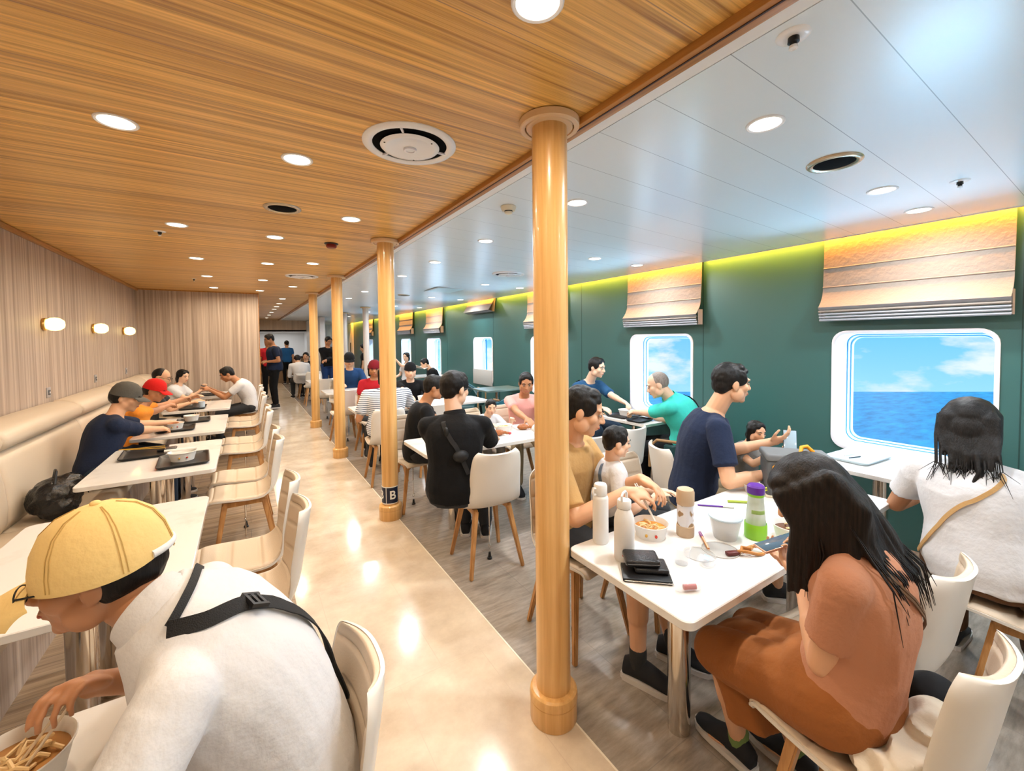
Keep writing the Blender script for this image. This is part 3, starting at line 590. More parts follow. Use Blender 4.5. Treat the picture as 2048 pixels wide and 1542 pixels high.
for y, lb in ((1.07, 'padded chair the yellow cap man sits on, curved back turned to the aisle'), (2.17, 'empty padded chair by the aisle, nearest one behind the yellow cap man'), (2.63, 'empty padded chair by the aisle, second beyond the yellow cap man'),
              (3.76, 'empty padded chair at the tray table, nearer of the two'), (4.22, 'empty padded chair at the tray table, farther of the two'), (5.28, 'empty padded chair opposite the grey cap man'), (5.72, 'empty padded chair opposite the red cap man'),
              (6.82, 'empty padded chair opposite the man in glasses, nearer of the two'), (7.30, 'empty padded chair opposite the man in glasses, farther of the two'), (8.10, 'padded chair under the man in the white shirt by the end wall'), (8.58, 'padded chair closest to the end wall corner')):
    place_chair(-.035 if y > 1.2 else -.015, y if y > 1.2 else 1.035, PI/2, lb, GC)
GN = 'padded chairs at the window-side tables'
for x, y, rz, lb in ((1.46, .44, R(-3), 'padded chair the orange dress woman sits on, at the bottom right'), (1.93, .59, R(-2), 'padded chair back seen from behind, right of the orange dress woman'), (2.68, .24, R(4), 'padded chair under the white shirt woman'),
                     (1.51, 1.72, PI, 'padded chair under the father in the tan shirt'), (2.02, 1.66, PI+R(4), 'empty padded chair facing us across the bottle table'), (2.62, 1.80, R(-118), 'padded chair behind the man in the navy t-shirt'),
                     (1.43, 2.63, R(-5), 'empty chair with smooth white back standing behind the man in black'), (2.72, 2.62, R(8), 'chair with bluish white back right of the little boy'), (2.28, 2.60, R(2), 'chair with white back hidden behind the near column'),
                     (1.37, 3.92, PI, 'chair at the far side of the boy\'s table, its legs toward the aisle'), (1.98, 3.86, PI, 'chair under the small boy with the bowl'), (2.45, 3.88, PI, 'chair under the woman in the pink shirt'),
                     (1.32, 4.80, R(-3), 'chair with white back under the striped shirt person'), (1.86, 4.82, 0, 'chair with white back right of the striped shirt person'), (1.50, 6.12, PI, 'chair across the table from the striped shirt person'), (2.02, 6.12, PI, 'chair under the diner in the black beanie'),
                     (1.30, 6.98, R(2), 'white backed chair beside the third column'), (1.75, 7.0, 0, 'white backed chair right of the third column'), (1.5, 8.35, PI, 'chair under the navy shirt diner in the black cap'), (1.35, 9.28, 0, 'white backed chair near the fourth column'), (1.85, 9.3, 0, 'white backed chair beyond the fourth column'),
                     (1.40, 11.5, 0, 'white backed chair far down the aisle beside the white jacket'), (1.40, 13.0, PI, 'last chair at the far end of the aisle')):
    place_chair(x, y, rz, lb, GN)
# green tub chairs by the windows
M_tub = mat('teal_leatherette', (.012, .055, .060), rough=.4); M_tub2 = mat('blue_leatherette', (.02, .13, .20), rough=.4); M_armw = mat('bentwood', (.30, .17, .07), rough=.4)
def tub(x, y, rz, label, m):
    r = empty('tub_chair', (x, y, 0), rz, label, 'chair', 'dark tub chairs along the windows')
    MB().box(-.24, .24, -.20, .25, .36, .45, bevel=.03).build('seat', m, r)
    rs = []
    for i in range(25):
        a = PI*(i/24)*1.16-PI*.08; h = .62+.16*math.sin(max(0, min(PI, a)))**1.5; c, s = math.cos(a), math.sin(a)
        x0, y0, x1, y1 = .285*c, -.02-.27*s, .245*c, -.02-.23*s
        rs.append([V((x0, y0, .33)), V((x0*1.04, y0-.02*s, h-.015)), V(((x0*1.04+x1)/2, (y0+y1)/2-.02*s, h)), V((x1, y1, h-.015)), V((x1, y1, .33))])
    MB().rings(rs).build('backrest', m, r, ang=60)
    for sx in (-1, 1):
        for sy in (-1, 1): MB().bar((sx*.19, sy*.17, .37), (sx*.22, sy*.21, 0), .034, .034, .024, .024).build('leg', M_blackm, r)
        MB().tube([(sx*.29, .20, .38), (sx*.295, .19, .58), (sx*.29, .12, .645), (sx*.285, -.1, .66)], .014).build('armrest', M_armw, r)
tub(3.50, 2.44, R(4), 'dark teal tub chair under the man in the turquoise polo', M_tub); tub(3.55, 4.0, PI, 'dark teal tub chair under the backpack man', M_tub); tub(3.55, 5.55, R(-10), 'blue backed tub chair below the wall near the shuttered window', M_tub2)
tub(3.5, 7.1, PI, 'empty dark green tub chair under the shuttered window', M_tub); tub(3.2, 6.7, R(150), 'empty dark tub chair left of the blue one', M_tub); tub(3.5, 9.0, R(0), 'dark tub chair by the window left of the shuttered one', M_tub)
# ------------------------------------------------------------------ people
def ik(S_, T_, l1, l2, pole):
    d = T_-S_; L = min(d.length, (l1+l2)*.995); d.normalize(); a = (l1*l1-l2*l2+L*L)/(2*L); h = math.sqrt(max(l1*l1-a*a, 0)); p = (pole-d*pole.dot(d)).normalized()
    return S_+d*a+p*h, S_+d*L
def frame(f, upish=V((0, 0, 1))):
    f = f.normalized(); r = f.cross(upish).normalized(); u = r.cross(f); return r, f, u
def hand_prims(mb, wr, dirn, palm, k, curl, side, fr, thumb_in=.5):
    """palm plus five bent fingers; palm = palm normal, side = +1 when the thumb is on the +x side"""
    d = dirn.normalized(); n = (palm-d*palm.dot(d)).normalized(); x = d.cross(n)*side
    rot = Matrix((x, d, n)).transposed()
    mb.ell(wr+d*.045*k, (.040*k, .052*k, .017*k), rot, 14, 8); mb.cone(wr, wr+d*.03*k, .024*k, .026*k, 10)
    for i, (ox, L) in enumerate(((.028, .068), (.010, .076), (-.009, .070), (-.027, .055))):
        b = wr+d*.082*k+x*ox*k; dd = (d+x*ox*1.2).normalized(); c = curl*(1+.12*i)
        p = b
        for j, fl in enumerate((.45, .30, .25)):
            ang = c*(.55+.45*j); q = p+(dd*math.cos(ang)+n*math.sin(ang))*L*fl*k*1.05; mb.cone(p, q, fr*(1-.1*j), fr*(.93-.1*j), 8, 2); p = q
    b = wr+d*.022*k+x*.030*k; q = b+(x*.55+d*.75+n*thumb_in*.7).normalized()*.042*k; mb.cone(b, q, fr*1.25, fr*1.1, 8, 2); q2 = q+(d*.8+n*thumb_in*1.1-x*.05).normalized()*.032*k; mb.cone(q, q2, fr*1.1, fr*.9, 8, 2)
TORSO = [(0, .150, .118), (.10, .163, .122), (.25, .150, .110), (.40, .143, .105), (.60, .158, .117), (.78, .168, .114), (.88, .150, .095), (.95, .095, .070), (1, .062, .058)]
def torso_rings(pel, neck, rt, hump, k, bw, bd, inf=0, t0=0, t1=1, n=22, fwd2=None):
    mid = (pel+neck)/2-fwd2*hump; out = []
    for q in range(17):
        t = t0+(t1-t0)*q/16; c = pel*(1-t)**2+mid*2*t*(1-t)+neck*t*t; tg = ((mid-pel)*2*(1-t)+(neck-mid)*2*t).normalized(); dp = tg.cross(rt).normalized()
        tt = max(0, min(1, t)); i = next(j for j in range(len(TORSO)-1) if TORSO[j+1][0] >= tt); a, b = TORSO[i], TORSO[i+1]; u = (tt-a[0])/(b[0]-a[0]); w_ = (a[1]+(b[1]-a[1])*u)*k*bw+inf; d_ = (a[2]+(b[2]-a[2])*u)*k*bd+inf
        out.append([c+rt*w_*math.copysign(abs(math.cos(x))**.85, math.cos(x))-dp*d_*math.copysign(abs(math.sin(x))**.9, math.sin(x)) for x in [2*PI*j/n for j in range(n)]])
    return out
def spine(pel, neck, hump, fwd2, t): mid = (pel+neck)/2-fwd2*hump; return pel*(1-t)**2+mid*2*t*(1-t)+neck*t*t
def shoe(parent, ank, d, k, m, sole, socks=None):
    d = V((d.x, d.y, 0)).normalized(); x = V((d.y, -d.x, 0)); base = V((ank.x, ank.y, 0)); z0 = ank.z-.085*k
    st = [(-.065, .022, .05), (-.06, .032, .075), (-.03, .036, .092), (.01, .039, .098), (.05, .042, .084), (.09, .046, .062), (.13, .046, .040), (.165, .040, .034), (.185, .024, .026), (.19, .010, .018)]
    rs = []
    for y, w_, h in st:
        c = base+d*y*k; w_ *= k; h *= k; rs.append([c+x*w_*math.cos(a)*(.82 if math.sin(a) > .3 else 1)+V((0, 0, z0+.012+max(0, .5+.5*math.sin(a))*h)) for a in [2*PI*j/16 for j in range(16)]])
    s_ = MB().rings(rs).build('shoe', m, parent, ang=80)
    rs = [[base+d*y*k+x*(w_+.004)*k*sx+V((0, 0, z0+zz)) for sx, zz in ((-1, 0), (1, 0), (1, .022*k), (-1, .022*k))] for y, w_, h in [(-.072, .018, 0)]+st+[(.197, .006, 0)]]
    MB().rings(rs).build('sole', sole, s_, ang=40)
    return s_
def human(label, pel, neck, head, face, yaw, k=.95, hands=None, feet=None, skin=M_skin, shirt=None, sleeve=.62, pants=None, pant_len=1.9, hair='short', hairm=M_hair, vox=.010, bw=1, bd=1, hump=.05,
          curl=(.7, .7), palms=(None, None), hdirs=(None, None), shoes=None, cap=None, glasses=False, fold=.004, poles=None, knees=None, stand=False, group=None, collar=None, brows=True, hairlen=None, sockm=None):
    f2 = V((math.cos(yaw), math.sin(yaw), 0)); rt = V((f2.y, -f2.x, 0)); pel, neck, head = V(pel), V(neck), V(head)
    root = empty('person', (pel.x, pel.y, 0), 0, label, 'person', group); root.empty_display_size = .1
    T = -V((pel.x, pel.y, 0))       # everything below is built in world space and shifted to the root
    parts = []
    def fin(me, name, m, parent=None, sm=True, ang=60):
        me.transform(Matrix.Translation(T)); return link(name, me, m, parent or root, sm, ang)
    F = V(face).normalized(); hr, hf, hu = frame(F); HM = Matrix((hr, hf, hu)).transposed(); hs = k*1.0
    hp = lambda x, y, z: head+HM @ V((x*hs, y*hs, z*hs))
    # joints
    shc = spine(pel, neck, hump*k, f2, .86); sh = [shc-rt*.165*k*bw, shc+rt*.165*k*bw]; arms = []
    for i, s_ in enumerate((-1, 1)):
        tgt = V(hands[i]) if hands and hands[i] is not None else pel+f2*.30*k+rt*s_*.15*k+V((0, 0, .10*k))
        if stand and not (hands and hands[i] is not None): tgt = sh[i]+V((0, 0, -.52*k))+rt*s_*.05+f2*.06
        pole = V(poles[i]) if poles and poles[i] is not None else V((0, 0, -1))+rt*s_*.40-f2*.25
        arms.append(ik(sh[i], tgt, .275*k, .245*k, pole))
    hipj = [pel+V((0, 0, .02*k))-rt*.085*k, pel+V((0, 0, .02*k))+rt*.085*k]; legs = []
    for i, s_ in enumerate((-1, 1)):
        ft = V(feet[i]) if feet and feet[i] is not None else (hipj[i]+f2*.42*k+rt*s_*.05+V((0, 0, -hipj[i].z+.085*k)) if not stand else V((hipj[i].x, hipj[i].y, .085*k)))
        pole = V(knees[i]) if knees and knees[i] is not None else f2+V((0, 0, 1.2 if not stand else 0))+rt*s_*.15
        legs.append(ik(hipj[i], ft, .415*k, .40*k, pole))
    # body: one continuous surface
    mb = MB(); fr = max(.0078*k, vox*.95)
    mb.rings(torso_rings(pel, neck, rt, hump*k, k, bw*.95, bd*.95, 0, fwd2=f2)); mb.cone(spine(pel, neck, hump*k, f2, .93), hp(0, -.022, -.05), .058*k, .052*k)
    for i in (0, 1):
        el, wr = arms[i]; mb.ell(sh[i], (.052*k, .052*k, .052*k)); mb.cone(spine(pel, neck, hump*k, f2, .90), sh[i], .05*k, .05*k); mb.cone(sh[i], el, .047*k*bw, .038*k); mb.cone(el, wr, .038*k, .025*k)
        mb.cone(el, el.lerp(wr, .45), .038*k, .036*k)
        dn = V(hdirs[i]) if hdirs[i] is not None else (wr-el).normalized(); pm = V(palms[i]) if palms[i] is not None else (V((0, 0, -1))-rt*(1 if i else -1)*.35)
        hand_prims(mb, wr, dn, pm, k, curl[i], (1 if i == 0 else -1), fr)
        kn, an = legs[i]; mb.cone(hipj[i], kn, .078*k, .052*k); mb.cone(kn, an, .050*k, .032*k); mb.cone(kn.lerp(an, .12), kn.lerp(an, .5), .050*k, .046*k)
        fd = V((f2.x, f2.y, 0)); mb.cone(an+V((0, 0, -.03*k)), an+fd*.10*k+V((0, 0, -.058*k)), .030*k, .020*k)
    # head
    E = lambda x, y, z, a, b, c: mb.ell(hp(x, y, z), (a*hs, b*hs, c*hs), HM, 22, 14)
    E(0, -.010, .022, .075, .093, .087); E(0, .020, -.025, .063, .070, .085); E(0, .030, -.075, .047, .052, .036); E(0, .066, -.093, .022, .018, .018)
    for s_ in (-1, 1): E(s_*.047, .045, -.022, .022, .030, .028); E(s_*.076, -.012, -.012, .009, .019, .030); E(s_*.032, .072, .024, .022, .014, .010); E(s_*.058, .01, -.06, .018, .035, .035)
    mb.cone(hp(0, .084, .008), hp(0, .104, -.026), .0085*hs, .0125*hs, 10, 3)
    for s_ in (-1, 1): E(s_*.011, .094, -.029, .009, .010, .008)
    E(0, .088, -.052, .024, .010, .006); E(0, .085, -.064, .020, .010, .007)
    body = fin(mb.remesh(vox, 4), 'body', skin)
    near = vox < .009
    M_eye = mat('eye_white', (.33, .28, .25), rough=.5); M_iris = mat('eye_iris', (.015, .008, .005), rough=.1); M_lip = mat('lips', (.45, .13, .09), rough=.45)
    for s_ in (-1, 1):
        m1 = MB().ell((0, 0, 0), (.0115*hs, .009*hs, .0058*hs), None, 12, 8); me = bpy.data.meshes.new('e'); m1.bm.to_mesh(me); m1.bm.free(); me.transform(Matrix.Translation(hp(s_*.031, .0795, .002)) @ HM.to_4x4()); ey = fin(me, 'eye', M_eye)
        m1 = MB().ell((0, .006*hs, 0), (.006*hs, .0042*hs, .0062*hs), None, 10, 6); me = bpy.data.meshes.new('e'); m1.bm.to_mesh(me); m1.bm.free(); me.transform(Matrix.Translation(hp(s_*.031, .0795, .002)) @ HM.to_4x4()); fin(me, 'iris', M_iris, ey)
        if brows:
            m1 = MB().cone(hp(s_*.016, .091, .022), hp(s_*.032, .088, .028), .0035*hs, .004*hs, 8, 2).cone(hp(s_*.032, .088, .028), hp(s_*.050, .074, .022), .004*hs, .002*hs, 8, 2)
            me = bpy.data.meshes.new('b'); m1.bm.to_mesh(me); m1.bm.free(); fin(me, 'eyebrow', hairm)
    m1 = MB().ell(hp(0, .0905, -.058), (.020*hs, .0085*hs, .0065*hs), HM, 14, 8); me = bpy.data.meshes.new('l'); m1.bm.to_mesh(me); m1.bm.free(); fin(me, 'lips', M_lip)
    # hair
    if hair != 'none':
        mb = MB(); E = lambda x, y, z, a, b, c: mb.ell(hp(x, y, z), (a*hs, b*hs, c*hs), HM, 22, 14)
        if hair == 'crop': E(0, -.020, .024, .0775, .088, .0875)
        else:
            cq = 1 if (cap or hair == 'capped') else 0; E(0, -.022-.012*cq, .030-.03*cq, .084-.004*cq, .090-.006*cq, .090-.01*cq); E(0, -.055, -.005, .068, .050, .070)
            if cap or hair == 'capped': pass
            else: E(0, .022, .086, .062, .044, .030); E(-.03, .044, .070, .034, .026, .024); E(.03, .044, .069, .034, .026, .024)
            for s_ in (-1, 1): E(s_*.066, .012-.03*cq, .030-.02*cq, .016, .045-.01*cq, .045-.01*cq)
            if hair == 'bun': E(0, -.115, .045, .032, .032, .032)
            if hair == 'ponytail': mb.cone(hp(0, -.09, .03), hp(0, -.14, -.01), .022*hs, .025*hs); mb.cone(hp(0, -.14, -.01), hp(0, -.13, -.14), .025*hs, .010*hs)
            if hair == 'bob':
                for s_ in (-1, 1): mb.cone(hp(s_*.072, -.02, .03), hp(s_*.075, -.01, -.10), .030*hs, .022*hs)
                E(0, -.055, -.05, .075, .045, .080)
            if hair == 'long':
                for a in range(-4, 5):
                    th = a*.36; p = hp(.078*math.sin(th), -.085*math.cos(th)*.9, .03); q = hp(.085*math.sin(th), -.095*math.cos(th), -.10); mb.cone(p, q, .030*hs, .026*hs)
                    q2 = q-V((0, 0, (hairlen or .18)*k))-f2*(.03 if abs(a) < 3 else -.02); mb.cone(q, q2, .026*hs, .010*hs)
        hm_ = fin(mb.remesh(max(.005, min(vox, .009)), 2, -.0035 if hair != 'crop' else 0, 45), 'hair', hairm)
    if cap:
        cm, style = cap; mb = MB(); n = 26; prof_ = [(0, .128), (.02, .127), (.05, .117), (.075, .095), (.090, .062), (.097, .025), (.0985, .012), (.094, .012), (.088, .055), (.07, .088), (.045, .108), (0, .119)]
        for r_, z in prof_: pass
        rs = [[hp(r_*.93*math.cos(a), -.010+r_*1.08*math.sin(a), z+.002) for a in [2*PI*j/n for j in range(n)]] for r_, z in prof_]
        me = mb.rings(rs, caps=False); bmesh.ops.recalc_face_normals(mb.bm, faces=mb.bm.faces); m2 = bpy.data.meshes.new('c'); mb.bm.to_mesh(m2); mb.bm.free(); cp = fin(m2, 'cap' if style != 'beanie' else 'beanie', cm)
        if style == 'peak':
            mb = MB(); top = []; bot = []
            for q in range(5):
                u = q/4; row = []
                for j in range(13):
                    a = PI*(.12+.76*j/12); x = .088*math.cos(a); y = .055+.030*math.sin(a)+u*.075*math.sin(a)**.8; z = .022-.012*u*u-.16*x*x*8*.3-.010*u; row.append(hp(x, y, z))
                top.append(row); bot.append([p-hu*.004 for p in row])
            W = 13; vs_ = [p for r_ in top for p in r_]+[p for r_ in bot for p in r_]; K = 5*W; fs = []
            for q in range(4):
                for j in range(12): a = q*W+j; fs.append((a, a+1, a+W+1, a+W)); fs.append((K+a, K+a+W, K+a+W+1, K+a+1))
            for j in range(12): a = 4*W+j; fs.append((a, a+1, K+a+1, K+a)); fs.append((j, K+j, K+j+1, j+1))
            for q in range(4): a = q*W; fs.append((a, a+W, K+a+W, K+a)); a += 12; fs.append((a, K+a, K+a+W, a+W))
            mb._add(vs_, fs); bmesh.ops.recalc_face_normals(mb.bm, faces=mb.bm.faces); m2 = bpy.data.meshes.new('c'); mb.bm.to_mesh(m2); mb.bm.free(); fin(m2, 'cap_brim', cm)
    if glasses:
        mb = MB()
        for s_ in (-1, 1):
            mb.tube([hp(s_*.032+.024*math.cos(a), .102, .0+.018*math.sin(a)) for a in [2*PI*j/16 for j in range(17)]], .0015*hs, 6); mb.tube([hp(s_*.056, .10, .004), hp(s_*.078, .03, .006), hp(s_*.080, -.01, 0)], .0018*hs, 6)
        mb.tube([hp(-.009, .103, .004), hp(.009, .103, .004)], .0015*hs, 6); m2 = bpy.data.meshes.new('g'); mb.bm.to_mesh(m2); mb.bm.free(); fin(m2, 'glasses', M_black)
    if shirt is not None:
        mb = MB(); inf = .012*k; mb.rings(torso_rings(pel, neck, rt, hump*k, k, bw, bd, inf, -.06, 1.0 if collar else .965, fwd2=f2))
        for i in (0, 1):
            el, wr = arms[i]; s_ = sh[i]; mb.cone(spine(pel, neck, hump*k, f2, .90), s_, .062*k, .060*k)
            rr = .060*k*(bw+1)/2
            if sleeve <= 1: q = s_.lerp(el, sleeve); mb.cone(s_, q-(el-s_).normalized()*.03, rr, rr*.93); d_ = (el-s_).normalized(); a = d_.orthogonal().normalized(); b = d_.cross(a)
            else: q = el.lerp(wr, sleeve-1); mb.cone(s_, el, rr, .050*k); mb.cone(el, q, .050*k, .038*k); d_ = (wr-el).normalized(); a = d_.orthogonal().normalized(); b = d_.cross(a)
            if sleeve <= 1: mb.rings([[c_+(a*math.cos(2*PI*j/16)+b*math.sin(2*PI*j/16))*r_ for j in range(16)] for c_, r_ in ((s_.lerp(el, .1), rr), (q-d_*.02, rr*.98), (q, rr*1.02))])
        me = mb.remesh(max(vox*1.3, .007), 3, fold, 9, (1, 1, .6)); fin(me, 'shirt', shirt)
        if collar:
            cx = (hp(0, -.02, -.05)-spine(pel, neck, hump*k, f2, .93)).normalized(); c0 = spine(pel, neck, hump*k, f2, .97); mb = MB(); b = cx.cross(rt).normalized(); a = b.cross(cx)
            mb.rings([[c0+cx*h*k+(a*math.cos(2*PI*j/24)*.95+b*math.sin(2*PI*j/24))*r_*k for j in range(24)] for h, r_ in ((-.03, .074), (.02, .068), (.040, .064), (.044, .067), (.040, .071), (.0, .080), (-.030, .090), (-.038, .087))], caps=False); m2 = bpy.data.meshes.new('c'); mb.bm.to_mesh(m2); mb.bm.free(); fin(m2, 'collar', collar)
    if pants is not None:
        mb = MB(); mb.rings(torso_rings(pel-V((0, 0, .01)), neck, rt, hump*k, k, bw*.97, bd*.97, .008*k, -.08, .16, fwd2=f2))
        for i in (0, 1):
            kn, an = legs[i]; mb.cone(hipj[i], kn if pant_len > 1 else hipj[i].lerp(kn, pant_len), .092*k, .068*k)
            if pant_len > 1: mb.cone(kn, kn.lerp(an, pant_len-1), .068*k, .052*k)
        mb.cone(hipj[0], hipj[1], .10*k, .10*k); fin(mb.remesh(max(vox*1.3, .008), 3, fold*.8, 9), 'trousers' if pant_len > 1 else 'shorts', pants)
    if shoes is not None:
        for i in (0, 1):
            an = legs[i][1]; s_ = shoe(root, an+T, f2, k, shoes[0], shoes[1])
            if sockm: mb = MB().cone(an+V((0, 0, -.03)), an+V((0, 0, .05*k)), .036*k, .038*k); m2 = bpy.data.meshes.new('c'); mb.bm.to_mesh(m2); mb.bm.free(); fin(m2, 'sock', sockm)
    root['_j'] = [0]
    del root['_j']
    return root, dict(sh=sh, arms=arms, legs=legs, hp=hp, HM=HM, f2=f2, rt=rt, T=T, hip=hipj, pel=pel, neck=neck, hump=hump*k, k=k, fin=fin, bw=bw, bd=bd)
def strap_over(J, name, m, t0, a0, t1, a1, width=.035, inf=.022, parent=None, th=.003, n=40, ext=None):
    """flat strap wound over the torso surface between two (height, angle) spots; angle 0 = right side, pi/2 = back"""
    rows = []; f2, rt = J['f2'], J['rt']; k = J['k']
    def TA(i):
        if not isinstance(t0, list): return t0+(t1-t0)*i/n, a0+(a1-a0)*i/n
        q = i/n*(len(t0)-1); j = min(int(q), len(t0)-2); u = q-j; P = [t0[max(0, min(len(t0)-1, j+d))] for d in (-1, 0, 1, 2)]
        return tuple(.5*((2*P[1][c])+(-P[0][c]+P[2][c])*u+(2*P[0][c]-5*P[1][c]+4*P[2][c]-P[3][c])*u*u+(-P[0][c]+3*P[1][c]-3*P[2][c]+P[3][c])*u**3) for c in (0, 1))
    def surf(t, a, i_):
        mid = (J['pel']+J['neck'])/2-f2*J['hump']; c = J['pel']*(1-t)**2+mid*2*t*(1-t)+J['neck']*t*t; tg = ((mid-J['pel'])*2*(1-t)+(J['neck']-mid)*2*t).normalized(); dp = tg.cross(rt).normalized()
        tt = max(0, min(.999, t)); q = next(j for j in range(len(TORSO)-1) if TORSO[j+1][0] >= tt); A, B = TORSO[q], TORSO[q+1]; u = (tt-A[0])/(B[0]-A[0]); w_ = (A[1]+(B[1]-A[1])*u)*k*J['bw']+i_; d_ = (A[2]+(B[2]-A[2])*u)*k*J['bd']+i_
        return c+rt*w_*math.copysign(abs(math.cos(a))**.85, math.cos(a))-dp*d_*math.copysign(abs(math.sin(a))**.9, math.sin(a))
    pts = [surf(*TA(i), inf) for i in range(n+1)]; ins = [surf(*TA(i), inf-.02) for i in range(n+1)]
    for i in range(n+1):
        tg = (pts[min(i+1, n)]-pts[max(i-1, 0)]).normalized(); nn = (pts[i]-ins[i]).normalized(); w_ = tg.cross(nn).normalized()*width/2
        rows.append([pts[i]-w_, pts[i]+w_, pts[i]+w_-nn*th, pts[i]-w_-nn*th])
    mb = MB().rings(rows); bmesh.ops.recalc_face_normals(mb.bm, faces=mb.bm.faces); me = bpy.data.meshes.new(name); mb.bm.to_mesh(me); mb.bm.free(); return J['fin'](me, name, m, parent), pts
def wmesh(J, mb, name, m, parent=None, ang=60):
    bmesh.ops.recalc_face_normals(mb.bm, faces=mb.bm.faces); me = bpy.data.meshes.new(name); mb.bm.to_mesh(me); mb.bm.free(); return J['fin'](me, name, m, parent, ang=ang)
C_white = cloth('white', (.64, .64, .66)); C_navy = cloth('navy', (.012, .020, .050)); C_black = cloth('black', (.0045, .0045, .0055)); C_orange = cloth('orange', (.75, .26, .03)); C_terra = cloth('terracotta', (.47, .215, .125)); C_rust = cloth('rust', (.30, .105, .028))
C_tan = cloth('tan', (.52, .31, .12)); C_turq = cloth('turquoise', (.05, .58, .50)); C_blue = cloth('blue', (.02, .12, .35)); C_pink = cloth('pink', (.80, .38, .34)); C_dark = cloth('charcoal', (.03, .032, .036)); C_khaki = cloth('khaki', (.32, .24, .14)); C_denim = cloth('dark_denim', (.02, .035, .06)); C_red = cloth('red', (.42, .012, .02)); C_sock = cloth('sock', (.03, .03, .03)); C_grey = cloth('grey', (.22, .21, .20)); C_brown = cloth('brown', (.10, .045, .02)); C_cream = cloth('cream', (.70, .62, .50)); C_yellow = cloth('yellow_twill', (.80, .58, .24))
C_stripe = cloth('striped', (.7, .72, .76)); t_ = C_stripe.node_tree; tc_ = N(t_, 'ShaderNodeTexCoord'); wv = N(t_, 'ShaderNodeTexWave'); wv.bands_direction = 'Z'; wv.inputs['Scale'].default_value = 14; wv.inputs['Distortion'].default_value = .6; wv.inputs['Detail Scale'].default_value = .6
t_.links.new(tc_.outputs['Object'], wv.inputs[0]); rp_ = N(t_, 'ShaderNodeValToRGB'); rp_.color_ramp.elements[0].position = .18; rp_.color_ramp.elements[0].color = (.03, .05, .09, 1); rp_.color_ramp.elements[1].position = .34; rp_.color_ramp.elements[1].color = (.78, .80, .84, 1); t_.links.new(wv.outputs[0], rp_.inputs[0]); t_.links.new(rp_.outputs[0], t_.nodes['Principled BSDF'].inputs['Base Color'])
M_shoeB = mat('black_canvas', (.012, .012, .014), rough=.8); M_sole = mat('white_rubber', (.62, .58, .54), rough=.6); SHB = (M_shoeB, M_sole)

# 1 the bent man in the yellow cap
NEAR = .0048
r, J = human('person in white polo and yellow cap bent low over a bowl', (.07, 1.03, .52), (-.175, 1.09, 1.065), (-.262, 1.150, 1.145), (-.95, .10, -.10), R(176), k=.96, skin=M_skin2, shirt=C_white, collar=C_white, sleeve=.80, pants=C_denim, shoes=SHB,
    hands=((-.36, .92, .76), (-.27, 1.19, .885)), vox=.0045, hair='capped', hump=.16, bw=1.17, bd=1.12, fold=.0035, curl=(1.2, 1.2), cap=None, glasses=True, hdirs=((-.3, .45, -.12), None), poles=((-.6, -.5, -.7), (0.2, .6, -.8)), feet=((-.42, .93, .085), (-.40, 1.15, .085)))
hp = J['hp']
# six-panel cap with seams, button, strap and brim
n = 48; prof_ = [(.001, .134), (.03, .131), (.06, .119), (.084, .096), (.099, .064), (.106, .030), (.108, .004), (.1075, -.004), (.103, -.004), (.100, .03), (.09, .07), (.06, .11), (.001, .127)]
rs = [[hp(r_*.90*math.cos(a)*(1-.0000), -.014+r_*1.06*math.sin(a), z+.004+(.020*max(0, -math.sin(a))**3 if z < .02 else 0)) for a in [2*PI*j/n for j in range(n)]] for r_, z in prof_]
capo = wmesh(J, MB().rings(rs, caps=False), 'cap', C_yellow)
for q in range(6):
    a = PI/2+q*PI/3; mb = MB()
    for off in (-.035, .035): mb.tube([hp((r_+.0008)*.90*math.cos(a+off), -.014+(r_+.0008)*1.06*math.sin(a+off), z+.0045) for r_, z in prof_[1:7]], .0009, 6)
    wmesh(J, mb, 'seam', cloth('cap_thread', (.55, .36, .12)), capo)
wmesh(J, MB().ell(hp(0, -.014, .139), (.009, .009, .006)), 'button', C_yellow, capo)
wmesh(J, MB().tube([hp((.098)*math.cos(a)*.93, -.014+.110*math.sin(a), .020) for a in [-PI/2-.62+1.24*i/10 for i in range(11)]], .009, 8), 'back_strap', cloth('white_strap', (.70, .70, .70)), capo)
mb = MB(); top = []
for q in range(6):
    u = q/5; top.append([hp(.094*math.cos(a), .062+.030*math.sin(a)+u*.082*math.sin(a)**.8, .010-.020*u*u-.006*u-2.2*(.094*math.cos(a))**2) for a in [PI*(.10+.80*j/16) for j in range(17)]])
vs_ = [p for r_ in top for p in r_]; W = 17; K = 6*W; vs_ += [p-J['HM'] @ V((0, 0, .005)) for p in vs_]; fs = []
for q in range(5):
    for j in range(16): a = q*W+j; fs += [(a, a+1, a+W+1, a+W), (K+a, K+a+W, K+a+W+1, K+a+1)]
for j in range(16): a = 5*W+j; fs += [(a, a+1, K+a+1, K+a), (j, K+j, K+j+1, j+1)]
for q in range(5): a = q*W; b = a+16; fs += [(a, a+W, K+a+W, K+a), (b, K+b, K+b+W, b+W)]
mb._add(vs_, fs); wmesh(J, mb, 'cap_brim', C_yellow, capo)
M_web = mat('black_webbing', (.010, .010, .011), rough=.7, bump=(400, .4))
bg_ = empty('sling_bag', (0, 0, 0), 0, 'black sling bag strap crossing the white polo of the bent man', 'bag')
st, pts = strap_over(J, 'strap', M_web, [(.965, 2.75), (.92, 2.35), (.85, 1.85), (.70, 1.55), (.55, 1.35), (.42, 1.12), (.27, 1.12), (.1, 1.3)], 0, 0, 0, width=.030, inf=.022); st.parent = bg_; st.location = -J['T']
st2, p2 = strap_over(J, 'thin_strap', M_web, [(.965, 2.7), (.975, 2.0), (.975, 1.2), (.95, .5)], 0, 0, 0, width=.016, inf=.022); st2.parent = bg_; st2.location = -J['T']
